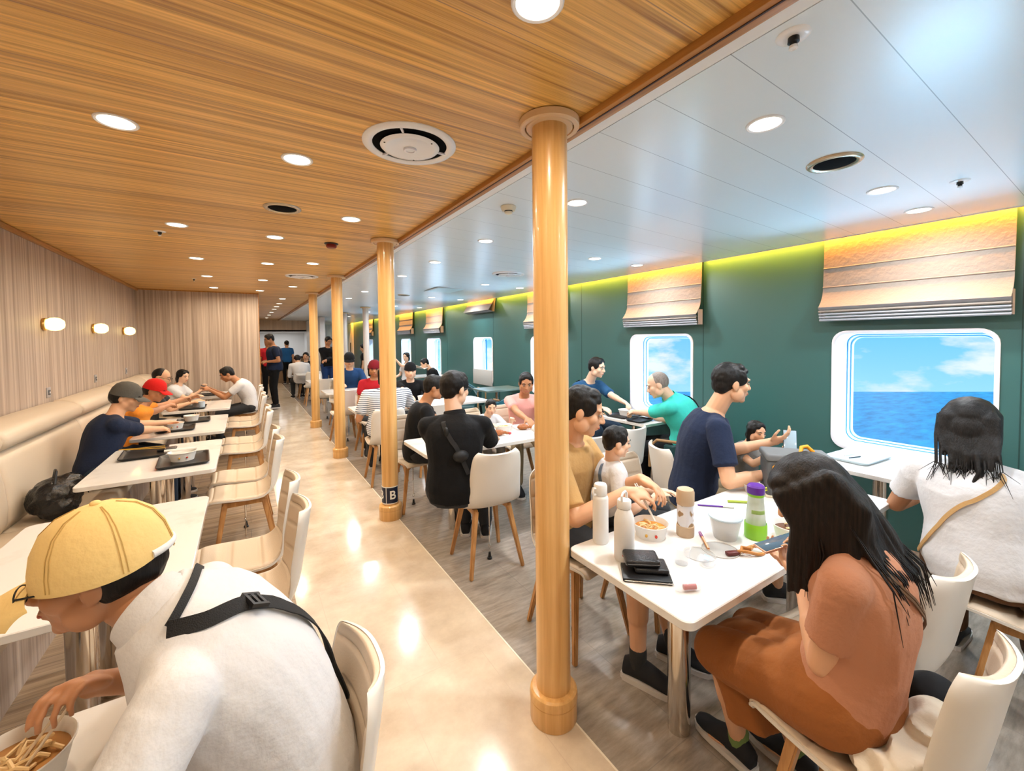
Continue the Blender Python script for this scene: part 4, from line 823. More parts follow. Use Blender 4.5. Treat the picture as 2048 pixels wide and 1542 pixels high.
q = pts[12]; mb = MB(); zax = (pts[13]-pts[11]).normalized(); nn = V((.25, -.1, 1)); nn = (nn-zax*nn.dot(zax)).normalized(); xx = zax.cross(nn)
for o_, w_, h_ in ((-.014, .040, .006), (.014, .040, .006), (0, .040, .006)): mb.bar(q+zax*o_-xx*w_/2+nn*.003, q+zax*o_+xx*w_/2+nn*.003, .007, .008, up=nn)
for s_ in (-1, 1): mb.bar(q-zax*.018+xx*s_*.020+nn*.003, q+zax*.02+xx*s_*.020+nn*.003, .007, .008, up=nn)
mb.build('buckle', M_black, bg_)
def face_dir(yaw, down): return (math.cos(R(yaw)), math.sin(R(yaw)), -down)
FAR = .012; MID = .009
# along the bench
human('person on the bench in dark navy top and grey cap, leaning over the second table', (-1.04, 4.62, .55), (-.93, 4.72, 1.00), (-.87, 4.78, 1.135), face_dir(-5, .30), R(20), k=1.03, skin=M_skin, shirt=C_navy, sleeve=.85, pants=C_denim, cap=(cloth('cap_grey', (.09, .085, .075)), 'peak'), hands=(atz(345, 846, .80), atz(325, 858, .79)), vox=MID, shoes=SHB, curl=(1, 1))
human('person on the bench in orange shirt and red cap, hand lifted to the mouth', (-1.05, 5.42, .55), (-.88, 5.50, .98), (-.79, 5.55, 1.11), face_dir(-12, .35), R(5), k=.95, skin=M_skin2, shirt=C_orange, pants=C_denim, cap=(cloth('cap_red', (.55, .012, .010)), 'peak'), hands=(atz(372, 797, .95), atz(368, 803, .92)), vox=MID, shoes=SHB, curl=(1.2, 1.2))
human('person in glasses and dark shirt on the bench behind the red cap', (-1.08, 6.85, .55), (-.98, 6.85, 1.03), (-.91, 6.86, 1.16), face_dir(-10, .35), R(0), k=1.0, skin=M_skin, shirt=C_dark, pants=C_denim, glasses=True, hairm=M_hair, hair='crop', hands=((-.62, 6.95, .86), (-.60, 6.80, .82)), vox=FAR, shoes=SHB)
human('person with long dark hair at the table by the end wall, on the bench', (-1.0, 8.45, .50), (-.92, 8.46, .93), (-.86, 8.47, 1.06), face_dir(-40, .25), R(-20), k=.92, skin=M_skin3, shirt=C_white, pants=C_dark, hair='bob', hands=((-.62, 8.45, .85), (-.62, 8.35, .82)), vox=FAR, shoes=SHB)
human('person in white polo seated by the aisle near the end wall, bowed over a phone', (.04, 8.02, .53), (-.14, 8.0, .98), (-.26, 7.99, 1.09), face_dir(182, .55), R(180), k=1.0, skin=M_skin2, shirt=C_white, pants=C_dark, hump=.12, hands=((-.48, 7.92, .86), (-.46, 8.08, .85)), vox=MID, shoes=SHB, curl=(1, 1))
# standing and far people
human('person in navy polo and dark trousers standing at the end of the wood wall', (.57, 11.35, .955), (.55, 11.35, 1.49), (.47, 11.33, 1.65), face_dir(190, .35), R(186), k=1.06, skin=M_skin2, shirt=C_navy, pants=C_black, stand=True, bw=1.15, bd=1.25, hands=((.40, 11.15, 1.13), (.40, 11.42, 1.14)), vox=FAR, shoes=SHB, hump=.02)
human('person in red shirt mostly hidden behind the end of the wood wall', (.52, 13.4, .92), (.52, 13.4, 1.42), (.52, 13.4, 1.57), face_dir(-80, .2), R(-80), k=1.0, skin=M_skin2, shirt=C_red, pants=C_black, stand=True, vox=FAR, shoes=SHB)
human('person in blue with dark tied hair standing at the far counter', (1.28, 17.55, .88), (1.28, 17.5, 1.36), (1.28, 17.5, 1.51), face_dir(95, .2), R(90), k=.98, skin=M_skin, shirt=C_blue, pants=C_black, stand=True, hair='bun', vox=.015, shoes=SHB)
human('person in white hooded top hunched over a table far down the aisle', (1.27, 12.75, .52), (1.22, 12.85, 1.0), (1.20, 12.98, 1.09), face_dir(95, .5), R(95), k=1.05, skin=M_skin, shirt=C_white, pants=C_dark, bw=1.15, bd=1.2, hump=.12, sleeve=1.8, vox=.014, shoes=SHB)
human('person in black top seated beyond the white hooded one', (1.50, 13.75, .53), (1.50, 13.75, 1.0), (1.50, 13.75, 1.15), face_dir(-110, .2), R(-100), k=1.0, skin=M_skin, shirt=C_black, pants=C_dark, vox=.014, shoes=SHB)
human('person in black standing between the second and third columns, head above everyone', (1.82, 11.9, .93), (1.82, 11.9, 1.43), (1.84, 11.88, 1.59), face_dir(-70, .45), R(-80), k=1.04, skin=M_skin2, shirt=C_black, pants=cloth('apron_blue', (.012, .035, .12)), stand=True, vox=FAR, sleeve=1.8, shoes=SHB, hands=((1.72, 11.6, 1.1), (1.95, 11.65, 1.12)))
human('person in navy shirt and black cap facing us between the second and third columns', (1.68, 8.50, .53), (1.67, 8.42, 1.07), (1.65, 8.34, 1.235), face_dir(-100, .25), R(-100), k=1.12, skin=M_skin, shirt=cloth('deep_blue', (.012, .045, .13)), pants=C_dark, cap=(C_black, 'peak'), vox=FAR, sleeve=.9, shoes=SHB, hands=((1.86, 7.98, .80), (1.45, 8.0, .80)))
human('person in dark jacket over white near the far windows', (2.9, 12.5, .80), (2.88, 12.5, 1.25), (2.86, 12.48, 1.39), face_dir(160, .3), R(160), k=.95, skin=M_skin, shirt=C_black, pants=C_dark, stand=True, hair='bob', vox=.014, shoes=SHB)
human('person in red shirt and dark red cap behind the striped shirt', (1.60, 6.38, .53), (1.60, 6.32, 1.04), (1.59, 6.27, 1.185), face_dir(-105, .2), R(-100), k=1.0, skin=M_skin2, shirt=C_red, pants=C_dark, cap=(cloth('cap_maroon', (.16, .006, .012)), 'beanie'), hair='bob', vox=FAR, shoes=SHB)
human('person in black shirt and black beanie facing us, right of the second column', (2.12, 6.30, .50), (2.11, 6.22, .99), (2.09, 6.15, 1.135), face_dir(-105, .15), R(-105), k=1.02, skin=M_skin3, shirt=C_black, pants=C_dark, cap=(C_black, 'beanie'), vox=MID, shoes=SHB, hands=((2.3, 5.75, .80), (1.95, 5.70, .78)))
_, J = human('person in blue and white striped shirt with back to us, behind the lettered column', (1.36, 4.90, .55), (1.40, 4.98, 1.03), (1.42, 5.03, 1.19), face_dir(70, .2), R(80), k=1.05, skin=M_skin2, shirt=C_stripe, pants=C_dark, bw=1.25, bd=1.25, vox=.008, hair='bob', sleeve=.75, shoes=SHB, hands=(atz(727, 818, .77), (1.75, 5.35, .80)))
human('person by a far window raising a hand, long dark hair', (3.34, 10.1, .58), (3.32, 10.05, 1.04), (3.30, 10.0, 1.19), face_dir(-150, .1), R(-160), k=.92, skin=M_skin3, shirt=C_white, pants=C_dark, hair='bob', vox=FAR, hands=((3.0, 9.9, 1.15), None), shoes=SHB)
human('person in black bent beside a far window behind the black beanie', (3.62, 8.9, .53), (3.48, 8.93, .95), (3.37, 8.95, 1.07), face_dir(170, .5), R(175), k=.98, skin=M_skin, shirt=C_black, pants=C_dark, vox=FAR, sleeve=1.7, shoes=SHB)
# the boy's table
human('person in black t-shirt facing right, behind the man with his back to us', (1.34, 3.80, .53), (1.42, 3.77, 1.01), (1.50, 3.74, 1.15), face_dir(-15, .2), R(-10), k=1.0, skin=M_skin2, shirt=C_black, pants=C_dark, vox=MID, shoes=SHB, hands=((1.70, 3.55, .80), (1.62, 3.42, .79)))
_, J = human('person in black shirt with back to us on the near side of the second table', (1.20, 2.64, .55), (1.23, 2.69, 1.07), (1.25, 2.73, 1.25), face_dir(22, .15), R(62), k=1.10, skin=M_skin3, shirt=C_black, pants=C_dark, bw=1.06, bd=1.10, poles=((0, 0, -1), (.2, -.2, -1)), vox=.007, sleeve=.85, glasses=True, hands=((1.38, 3.10, .80), (1.70, 2.98, .80)), fold=.005, shoes=(M_shoeB, M_sole), collar=C_black, feet=((1.50, 3.1, .09), (1.62, 2.98, .09)))
bg_ = empty('chest_bag', (0, 0, 0), 0, 'black cross-body bag and strap worn on the back of the man in black', 'bag'); st, pts = strap_over(J, 'strap', M_web, .90, 1.9, .30, 1.1, width=.03, inf=.022); st.parent = bg_; st.location = -J['T']
c_ = pts[8]; MB().ell(c_, (.016, .016, .032)).build('key_pouch', M_blackm, bg_); b0 = pts[26]; MB().ell(b0, (.055, .035, .04)).build('pouch', mat('black_nylon', (.008, .008, .009), rough=.6), bg_)
human('small boy facing us over a white bowl, dark hair', (2.03, 3.76, .56), (2.035, 3.68, .83), (2.04, 3.61, .925), face_dir(-105, .25), R(-105), k=.66, skin=M_skin3, shirt=C_white, pants=C_grey, vox=.007, hands=((2.16, 3.42, .80), (1.92, 3.40, .79)), shoes=SHB, feet=((2.08, 3.5, .3), (1.98, 3.5, .3)))
human('person in pale pink t-shirt at the boy\'s table, partly behind the near column', (2.62, 3.92, .52), (2.58, 3.82, .98), (2.55, 3.73, 1.12), face_dir(-120, .3), R(-112), k=.98, skin=M_skin2, shirt=C_pink, pants=C_khaki, vox=.008, hair='bun', hands=((2.50, 3.40, .82), (2.34, 3.42, .80)), shoes=SHB)
# the bottle table
_, J = human('father in tan t-shirt with black hair eating with chopsticks beside the near column', (1.47, 1.76, .545), (1.42, 1.66, 1.08), (1.43, 1.585, 1.235), face_dir(-42, .30), R(-66), k=1.06, skin=M_skin, shirt=C_tan, pants=C_dark, pant_len=.9, vox=NEAR, hands=((1.56, 1.33, .93), (1.44, 1.31, .90)), shoes=SHB, sockm=C_sock, curl=(.9, 1.0), feet=((1.75, 1.30, .09), (1.505, 1.30, .09)), palms=(None, (.35, .1, -1)), hdirs=((.1, -.8, -.2), (.75, -.6, -.1)), sleeve=.85, poles=(None, (-.4, -.5, -1)))
_, J = human('small boy in white with bib straps sitting before the father in tan', (1.66, 1.62, .66), (1.615, 1.56, .96), (1.60, 1.52, 1.065), face_dir(-25, .15), R(-30), k=.70, skin=M_skin3, shirt=C_white, pants=C_dark, vox=.005, hands=((1.80, 1.40, .80), (1.68, 1.36, .80)), feet=((1.85, 1.45, .38), (1.75, 1.42, .38)), shoes=SHB)
strap_over(J, 'bib_strap', cloth('bib_blue', (.12, .16, .22)), .93, 1.2, .3, .3, width=.018, inf=.014); strap_over(J, 'bib_strap', cloth('bib_blue', (.12, .16, .22)), .93, 2.2, .3, -.6+PI*1.2, width=.018, inf=.014)
_, J = human('man in navy t-shirt and khaki shorts turned to the little girl', (2.44, 1.66, .56), (2.46, 1.52, 1.14), (2.515, 1.445, 1.315), face_dir(-32, .08), R(-42), k=1.08, skin=M_skin, shirt=C_navy, pants=C_khaki, pant_len=1.0, vox=NEAR, sleeve=.70, hands=((2.84, 1.37, .915), (2.50, 1.20, .82)), hdirs=((.25, -.9, .45), None), palms=((.5, .1, 1), None), shoes=SHB, curl=(.9, 1.3), poles=((.2, .3, -1), (-.35, -.25, -.9)), bw=1.05)
mb = MB()
for i in range(0): z = .90-.055*i; mb.box(-.012, .012, -.0015, .0015, -.02, .02, mw=Matrix.Translation(V((2.63, 1.34, z))+J['T']*0) @ Matrix.Rotation(R(-42), 4, 'Z') @ Matrix.Rotation(R(20*(i % 2)), 4, 'Y'))
mb.bm.free()
for q_ in range(4): strap_over(J, 'shirt_print', C_white, .70-.07*q_, -.95, .67-.07*q_, -1.0 if q_ % 2 else -.9, width=.022, inf=.020, th=.002, n=4)
human('little girl with dark pigtails and grey top beside the man in navy', (2.93, 1.60, .60), (2.91, 1.54, .86), (2.90, 1.49, .955), face_dir(-110, .2), R(-115), k=.63, skin=M_skin, shirt=C_grey, pants=C_dark, hair='bob', vox=.006, hands=((3.0, 1.36, .82), (2.78, 1.32, .86)), shoes=SHB, feet=((2.95, 1.3, .35), (2.85, 1.3, .35)))
r, J = human('woman in terracotta dress with long black hair looking at a phone, bottom right', (1.425, .495, .56), (1.43, .475, 1.02), (1.395, .56, 1.13), face_dir(112, .62), R(98), k=.95, skin=M_skin, shirt=C_terra, sleeve=.66, pants=None, hair='none', vox=NEAR, hump=.085, bw=.98, bd=.98, hands=((1.475, .61, .815), (1.60, .66, .80)), curl=(.9, .9), palms=((.3, .2, 1), (-.3, .2, 1)), hdirs=((.15, .55, .42), (-.1, .7, .2)), shoes=None, poles=((-.35, -.15, -1), (.5, -.1, -1)), feet=((1.525, .84, .09), (1.66, .70, .09)), knees=((-.1, 1, .8), (.2, 1, .9)), fold=.005)
hp = J['hp']
# skirt over both thighs, hem at mid shin
mb = MB(); kl, al_ = J['legs'][0]; kr, ar = J['legs'][1]; hl, hr_ = J['hip']
mb.ell((hl+hr_)/2+V((0, 0, .01)), (.175, .150, .12))
for a, b in ((hl, kl), (hr_, kr)): mb.cone(a, b+V((0, .01, .0)), .105, .080)
mb.cone((hl+hr_)/2, (kl+kr)/2, .09, .085)
rs = []
mid = (kl+kr)/2
for t, w_, d_ in ((0, .17, .085), (.22, .17, .09), (.42, .175, .10), (.60, .185, .11), (.74, .20, .12)):
    c = mid.lerp((al_+ar)/2+V((0, -.02, .12)), t)+V((.0, -.02*t, 0)); rs.append([c+V((w_*math.cos(a)*(1+.05*math.sin(7*a)), d_*math.sin(a)*(1+.10*math.sin(9*a)), 0)) for a in [2*PI*j/40 for j in range(40)]])
mb.rings(rs); mb.ell(mid, (.17, .085, .075)); me = mb.remesh(.0075, 3, .007, 7, (1, 1, .5)); J['fin'](me, 'skirt', C_rust)
for i in (0, 1):
    an = J['legs'][i][1]; d_ = V((.12, 1, 0)) if i else V((.12, 1, 0)); shoe(r, an+J['T'], d_, .95, M_shoeB, M_sole); wmesh(J, MB().cone(an+V((0, 0, -.02)), an+V((0, 0, .025)), .034, .036), 'sock', cloth('sock_green', (.16, .24, .08)))
# long hair
random.seed(3); mb = MB(); HM = J['HM']; E_ = lambda x, y, z, a, b, c: mb.ell(hp(x, y, z), (a, b, c), HM, 22, 14)
E_(0, -.014, .030, .088, .100, .096); E_(-.03, .035, .070, .05, .05, .035); E_(.03, .035, .070, .05, .05, .035)
def lock(pts, r0_, r1_): 
    n = len(pts)
    for i in range(n-1): a = r0_+(r1_-r0_)*i/(n-1); b = r0_+(r1_-r0_)*(i+1)/(n-1); mb.cone(pts[i], pts[i+1], a, b, 10, 3)
dn = V((0, 0, -1)); nk = J['neck']
for s_ in (-1, 1):     # curtains beside the face
    for q in range(6):
        x = .075+.006*random.random(); y = .062-.026*q; p = hp(s_*x, y, .045); q1 = hp(s_*(x+.014), y+.008, -.05)
        q2 = q1+dn*(.085+.01*q)+V((-.005, .012, 0)); q3 = q2+dn*(.09+.02*random.random())+V((0, .004, 0)); lock([p, q1, q2, q3], .022, .007)
for s_ in (-1, 1):
    for q in range(4): p = hp(s_*.080, .01-.03*q, .045); q1 = hp(s_*.092, -.01-.03*q, -.045); q2 = nk+V((s_*.085, .035-.022*q, .045)); q3 = nk+V((s_*.10, .03-.03*q, -.03-.02*q)); lock([p, q1, q2, q3], .026, .010)
for q in range(11):      # down over the nape and the back
    x = -.08+.016*q; p = hp(x, -.088, .03); q1 = hp(x*1.15, -.105, -.06); q2 = nk+V((x*1.1+.01, -.045-.02*random.random(), .03)); q3 = nk+V((x*1.15+.02, -.115, -.06-.03*random.random())); lock([p, q1, q2, q3], .024, .008)
J['fin'](mb.remesh(.005, 5, -.0018, 60, (1, 1, .12)), 'hair', M_hairbr)
hs_ = MB()
for q in range(70):      # loose strands
    s_ = random.uniform(-1, 1); 
    if random.random() < .5: p = hp(.085*s_, -.07+.02*random.random(), .06); m1 = nk+V((.09*s_, -.05, .03)); m2 = nk+V((.10*s_+random.uniform(-.02, .06), -.125, -.05)); m3 = m2+V((random.uniform(0, .03), -.02, -random.uniform(.03, .13)))
    else: sd_ = random.choice((-1, 1)); p = hp(sd_*.08, random.uniform(-.05, .06), .06); m1 = hp(sd_*.097, random.uniform(-.03, .07), -.04); m2 = m1+V((random.uniform(-.01, .01), random.uniform(-.01, .02), -.10)); m3 = m2+V((random.uniform(-.02, .02), random.uniform(-.02, .02), -random.uniform(.05, .12)))
    pts = [p.lerp(m1, t)*(1-t)+m1.lerp(m2, t)*t if t < 1 else m2 for t in (0, .35, .7, 1)]+[m2.lerp(m3, .5), m3]; hs_.tube(pts, .002, 5, [.0025, .0025, .0022, .002, .0014, .0006])
wmesh(J, hs_, 'hair_strand', M_hairbr)
sb_ = empty('crossbody_strap', (0, 0, 0), 0, 'thin brown cord strap lying across the back of the terracotta dress', 'bag')
for a0, t1, a1 in ((2.3, .25, .35), (2.2, .30, .5)):
    st, pts = strap_over(J, 'cord', mat('brown_cord', (.13, .07, .035), rough=.6), .92, a0, t1, a1, width=.006, inf=.0175, th=.004); st.parent = sb_; st.location = -J['T']
# the woman in white at the window
r, J = human('woman in wrinkled white t-shirt with long black hair facing the window', (2.64, .42, .56), (2.72, .455, 1.03), (2.78, .48, 1.185), face_dir(4, .25), R(2), k=1.0, skin=M_skin2, shirt=C_white, sleeve=.62, pants=C_brown, hair='none', vox=.006, hump=.03, hands=((3.02, .66, .78), (3.05, .16, .78)), poles=((-.1, .6, -1), (-.05, -1.0, -.6)), fold=.007, shoes=SHB, bw=1.05)
hp = J['hp']; HM = J['HM']; nk = J['neck']; mb = MB(); E_(0, -.018, .032, .094, .098, .096); E_(0, -.07, -.03, .09, .05, .09)
for q in range(15):
    x = -.092+.0131*q; p = hp(x*.5, -.060, .070); q0 = hp(x*.85, -.090, .02); q1 = hp(x*.98, -.098, -.05); q2 = nk+V((-.085-.01*random.random(), -x*.90, .050+.25*abs(x)-.01)); q3 = q2+V((-.03, random.uniform(-.02, .02), -random.uniform(.03, .07)-.08*(1-abs(x)/.1)))
    lock([p, q0, q1, q2, q3], .026, .003)
for s_ in (-1, 1):
    for q in range(3): p = hp(s_*.072, .03-.03*q, .05); q1 = hp(s_*.082, .03-.03*q, -.05); q2 = q1+V((0, -s_*0, -.10)); lock([p, q1, q2], .024, .009)
lock([nk+V((-.09, -.02, .05)), nk+V((-.12, -.035, -.02)), nk+V((-.135, -.015, -.075)), nk+V((-.135, -.03, -.11))], .014, .004)
J['fin'](mb.remesh(.005, 4, -.002, 55, (1, 1, .15)), 'hair', M_hair)
hs_ = MB()
for q in range(60):
    x = random.uniform(-.10, .10); p = hp(x, -.08, .03); m1 = hp(x*1.0, -.112, -.07); m2 = nk+V((-.11, -x*1.05, .0)); m3 = m2+V((random.uniform(-.04, 0), random.uniform(-.05, .05), -random.uniform(.03, .12))); hs_.tube([p, m1, m2, m3], .002, 5, [.003, .003, .002, .0006])
wmesh(J, hs_, 'hair_strand', M_hair)
hb = empty('shoulder_bag', (0, 0, 0), 0, 'brown bag with tan flap and strap beside the woman in white', 'bag')
M_tanl = mat('tan_leather', (.50, .30, .12), rough=.45, bump=(120, .15)); M_brl = mat('brown_canvas', (.075, .04, .018), rough=.7, bump=(60, .4))
st, pts = strap_over(J, 'strap', M_tanl, .93, .95, .10, PI-.35, width=.016, inf=.021, th=.004); st.parent = hb; st.location = -J['T']
MB().ell((2.66, .26, .545), (.11, .07, .085)).build('pouch', M_brl, hb)
mb = MB(); rs = []
for i in range(9):
    t = i/8; a = -.35+2.1*t; c = V((2.60-.095*math.cos(a)*.9, .255-.03*math.sin(a)-.035, .545+.085*math.sin(a)*.9)); w_ = .05*(1-.55*max(0, .6-t)); rs.append([c+V((-.004, -.0, 0))+V((.75, -.66, 0))*w_*s+V((-.0035, -.0035, 0))*q for s, q in ((-1, 0), (1, 0), (1, 1), (-1, 1))])
mb.rings(rs).build('flap', M_tanl, hb)
# by the second window
_, J = human('man with shaved head in turquoise polo bent over the window table', (3.52, 2.46, .55), (3.36, 2.52, 1.03), (3.255, 2.575, 1.155), face_dir(128, .42), R(112), k=1.04, skin=M_skin3, shirt=C_turq, collar=C_turq, pants=C_black, hair='crop', hairm=M_hairgrey, vox=.007, hump=.13, bw=1.1, bd=1.15, hands=((3.36, 3.0, .82), (3.52, 2.98, .80)), shoes=SHB, sleeve=.85, curl=(1.2, 1.2))
bg_ = empty('shoulder_strap', (0, 0, 0), 0, 'black shoulder strap over the turquoise polo', 'bag'); st, pts = strap_over(J, 'strap', M_web, .93, 1.0, .12, 1.75, width=.036, inf=.021); st.parent = bg_; st.location = -J['T']
st, pts = strap_over(J, 'waist_belt', M_web, .10, .2, .10, PI-.1, width=.03, inf=.022); st.parent = bg_; st.location = -J['T']
_, J = human('man in navy and blue t-shirt reaching across the window table, dark backpack straps', (3.62, 3.98, .55), (3.60, 3.87, 1.07), (3.62, 3.76, 1.24), face_dir(-72, .2), R(-95), k=1.06, skin=M_skin3, shirt=cloth('navy_blue', (.015, .07, .16)), pants=C_denim, vox=.008, hands=((3.62, 3.22, .82), (3.38, 3.45, .80)), shoes=SHB, sleeve=.85)
strap_over(J, 'backpack_strap', M_web, .93, 1.05, .35, -.4, width=.05, inf=.024); strap_over(J, 'backpack_strap', M_web, .93, 2.1, .35, PI+.4, width=.05, inf=.024)
# ------------------------------------------------------------------ things on the tables
TZ = .735
def thing(name, x, y, z, label, cat, rz=0, group=None): return empty(name, (x, y, z), rz, label, cat, group)
M_bot = mat('powder_white', (.74, .72, .69), rough=.45); M_paper = mat('white_paper', (.76, .74, .70), rough=.6); M_orangein = mat('orange_soup', (.72, .30, .04), rough=.3); M_noodle = mat('noodle', (.72, .50, .24), rough=.5); M_logo = mat('logo_red', (.55, .05, .03), rough=.5); M_print = mat('mustard_print', (.62, .34, .05), rough=.5)
b = thing('bottle', 1.25, 1.28, TZ, 'slim straight white bottle, left of the two white bottles', 'bottle')
MB().lathe([(0, 0), (.031, 0), (.033, .004), (.033, .188), (.031, .196), (.024, .202), (0, .202)], n=36).build('flask', M_bot, b, ang=40); MB().lathe([(0, .202), (.026, .202), (.028, .206), (.028, .240), (.024, .249), (0, .251)], n=36).build('cap', M_bot, b, ang=40)
MB().tube([(-.026, 0, .232), (-.040, 0, .236), (-.044, 0, .222), (-.040, 0, .208), (-.027, 0, .208)], .0055).build('carry_loop', M_bot, b)
b = thing('bottle', 1.23, 1.13, TZ, 'white tapered bottle with carry loop, right of the two white bottles', 'bottle', R(20))
MB().lathe([(0, 0), (.037, 0), (.039, .004), (.039, .150), (.036, .172), (.026, .196), (.0245, .200), (0, .200)], n=36).build('flask', M_bot, b, ang=40); MB().lathe([(0, .202), (.026, .202), (.027, .206), (.027, .230), (.024, .234), (0, .234)], n=36).build('cap', M_bot, b, ang=40)
MB().tube([(-.022, 0, .228), (-.023, 0, .252), (-.012, 0, .262), (.012, 0, .262), (.023, 0, .252), (.022, 0, .228)], .005).build('carry_loop', M_bot, b)
ad = math.atan2(-1.13, -1.23)-R(20)
MB().lathe([(.0392, .026), (.0395, .027), (.0395, .041), (.0392, .042)], n=6, a0=ad-.17, a1=ad+.17).build('logo', M_logo, b)
def paper_bowl(x, y, z, label, r=.075, h=.058, fill=M_orangein, group='paper bowls', prints=True, noodles=10):
    b = thing('paper_bowl', x, y, z, label, 'bowl', 0, group)
    MB().lathe([(0, 0), (r*.80, 0), (r*.80, .003), (r*.97, h-.004), (r*1.01, h-.003), (r*1.02, h), (r*1.0, h+.002), (r*.96, h-.002), (r*.80, .008), (0, .008)], n=40).build('shell', M_paper, b, ang=50)
    MB().lathe([(0, h*.62), (r*.90, h*.62), (r*.90, h*.60), (0, h*.60)], n=32).build('soup', fill, b)
    if noodles:
        mb = MB(); rnd = random.Random(int(x*100))
        for i in range(noodles):
            a = rnd.uniform(0, 6.28); q = rnd.uniform(.1, .6)*r; p0 = V((q*math.cos(a), q*math.sin(a), h*.64)); p1 = p0+V((rnd.uniform(-.5, .5)*r, rnd.uniform(-.5, .5)*r, .012)); p2 = p1+V((rnd.uniform(-.4, .4)*r, rnd.uniform(-.4, .4)*r, -.010))
            for p_ in (p1, p2):
                if math.hypot(p_.x, p_.y) > r*.8: p_.x *= .5; p_.y *= .5
            mb.tube([p0, p0.lerp(p1, .5)+V((0, 0, .006)), p1, p2], .0038, 6)
        mb.build('noodles', M_noodle, b)
    if prints:
        a = math.atan2(-y, -x)
        for da, m in ((-.25, M_print), (.35, M_logo)):
            c = V((.885*r*math.cos(a+da), .885*r*math.sin(a+da), h*.45)); MB().ell(c+V((.004*math.cos(a), .004*math.sin(a), 0)), (.006, .006, .007), None, 10, 6).build('printed_mark', m, b)
    return b
paper_bowl(1.47, 1.20, TZ, 'paper bowl of orange noodles before the father in tan')
paper_bowl(1.95, .85, TZ, 'paper bowl with dark food, in front of the long-haired woman', fill=mat('dark_soup', (.10, .03, .01), rough=.3), noodles=4)
b = thing('bottle', 1.60, 1.12, TZ, 'beige capped bottle with a strap loop and printed tan animals', 'bottle', R(15)); M_bg = mat('taupe_plastic', (.50, .36, .23), rough=.45)
MB().lathe([(0, .002), (.034, .002), (.034, .14), (0, .14)], n=32).build('body', mat('printed_clear', (.66, .66, .70), rough=.25, streak=((26, 26, 26), (.34, .22, .12), (.72, .72, .75), .42, .46, 1)), b); MB().lathe([(0, 0), (.036, 0), (.037, .004), (.037, .045), (.035, .047), (0, .047)], n=32).build('base_cup', M_bg, b)
MB().lathe([(0, .138), (.036, .138), (.037, .142), (.037, .192), (.033, .203), (.022, .208), (0, .209)], n=32).build('cap', M_bg, b)
mb = MB(); mb.rings([[V((.037+x, -.008+y_, z)) for x, y_ in ((0, 0), (.004, 0), (.004, .016), (0, .016))] for x0, z in ((0, .16),)]+[[V((.039+dx+q, -.008+y_, z)) for q, y_ in ((0, 0), (.004, 0), (.004, .016), (0, .016))] for dx, z in ((.008, .165), (.018, .150), (.020, .120), (.012, .095), (.0, .088), (-.02, .095))]); mb.build('strap', mat('olive_strap', (.26, .22, .13), rough=.6), b)
b = thing('food_tub', 1.72, 1.01, TZ, 'empty clear plastic tub with pale blue rim in the middle of the table', 'container')
MB().lathe([(0, 0), (.044, 0), (.046, .003), (.064, .088), (.067, .090), (.067, .094), (.062, .094), (.060, .088), (.043, .005), (0, .004)], n=40).build('tub', M_frost, b); MB().lathe([(.062, .090), (.067, .089), (.0685, .093), (.067, .097), (.062, .096)], n=40).build('rim', mat('rim_blue', (.55, .66, .72), rough=.3, alpha=.8), b)
b = thing('bottle', 1.83, .94, TZ, 'clear kids bottle with purple lid and lime green base', 'bottle', R(-30)); M_lime = mat('lime_silicone', (.24, .55, .02), rough=.4); M_purple = mat('purple_plastic', (.10, .02, .28), rough=.3)
MB().lathe([(0, .01), (.040, .012), (.041, .05), (.036, .10), (.031, .16), (.029, .185), (0, .185)], n=32).build('body', mat('smoky_clear', (.55, .62, .52), rough=.12, alpha=.75), b); MB().lathe([(0, 0), (.041, 0), (.044, .006), (.044, .058), (.0425, .066), (.0405, .062), (0, .062)], n=32).build('base_sleeve', M_lime, b)
MB().lathe([(0, .180), (.030, .180), (.032, .183), (.032, .192), (.030, .194), (0, .194)], n=32).build('neck_ring', M_lime, b); MB().lathe([(0, .192), (.033, .192), (.034, .197), (.034, .222), (.028, .229), (0, .230)], n=32).build('lid', M_purple, b); MB().lathe([(.0345, .11), (.0355, .112), (.0345, .125), (.0335, .127)], n=20, a0=-2.6, a1=-.9).build('level_mark', mat('mark_green', (.25, .38, .10)), b)
MB().tube([(.033, 0, .21), (.046, 0, .214), (.048, 0, .203), (.036, 0, .200)], .0035).build('latch', mat('yellow_green', (.55, .60, .04), rough=.4), b)
# wallets, tray
b = thing('black_pouch', 1.205, 1.005, TZ, 'flat black pouch with metal zip under the wallet', 'pouch', R(-42)); MB().box(-.085, .085, -.055, .055, 0, .014, bevel=.005).build('pouch', M_black, b); MB().tube([(-.08, -.056, .007), (.085, -.056, .007)], .002).build('zip', M_chrome, b)
ml = mat('black_leather', (.012, .012, .014), rough=.3, bump=(200, .2))
b = thing('wallet', 1.235, 1.01, TZ+.015, 'lower black leather wallet in the stack beside the white bottle', 'wallet', R(-40)); MB().box(-.06, .06, -.045, .045, 0, .018, bevel=.007, seg=3).build('cover', ml, b)
b = thing('wallet', 1.215, 1.035, TZ+.034, 'thick black leather wallet, topmost of the stack beside the white bottle', 'wallet', R(-38)); MB().box(-.062, .062, -.046, .046, 0, .026, bevel=.010, seg=3).build('cover', ml, b); MB().tube([(-.056, -.0465, .013), (.056, -.0465, .013)], .0012).build('stitching', mat('thread_grey', (.12, .12, .12)), b)
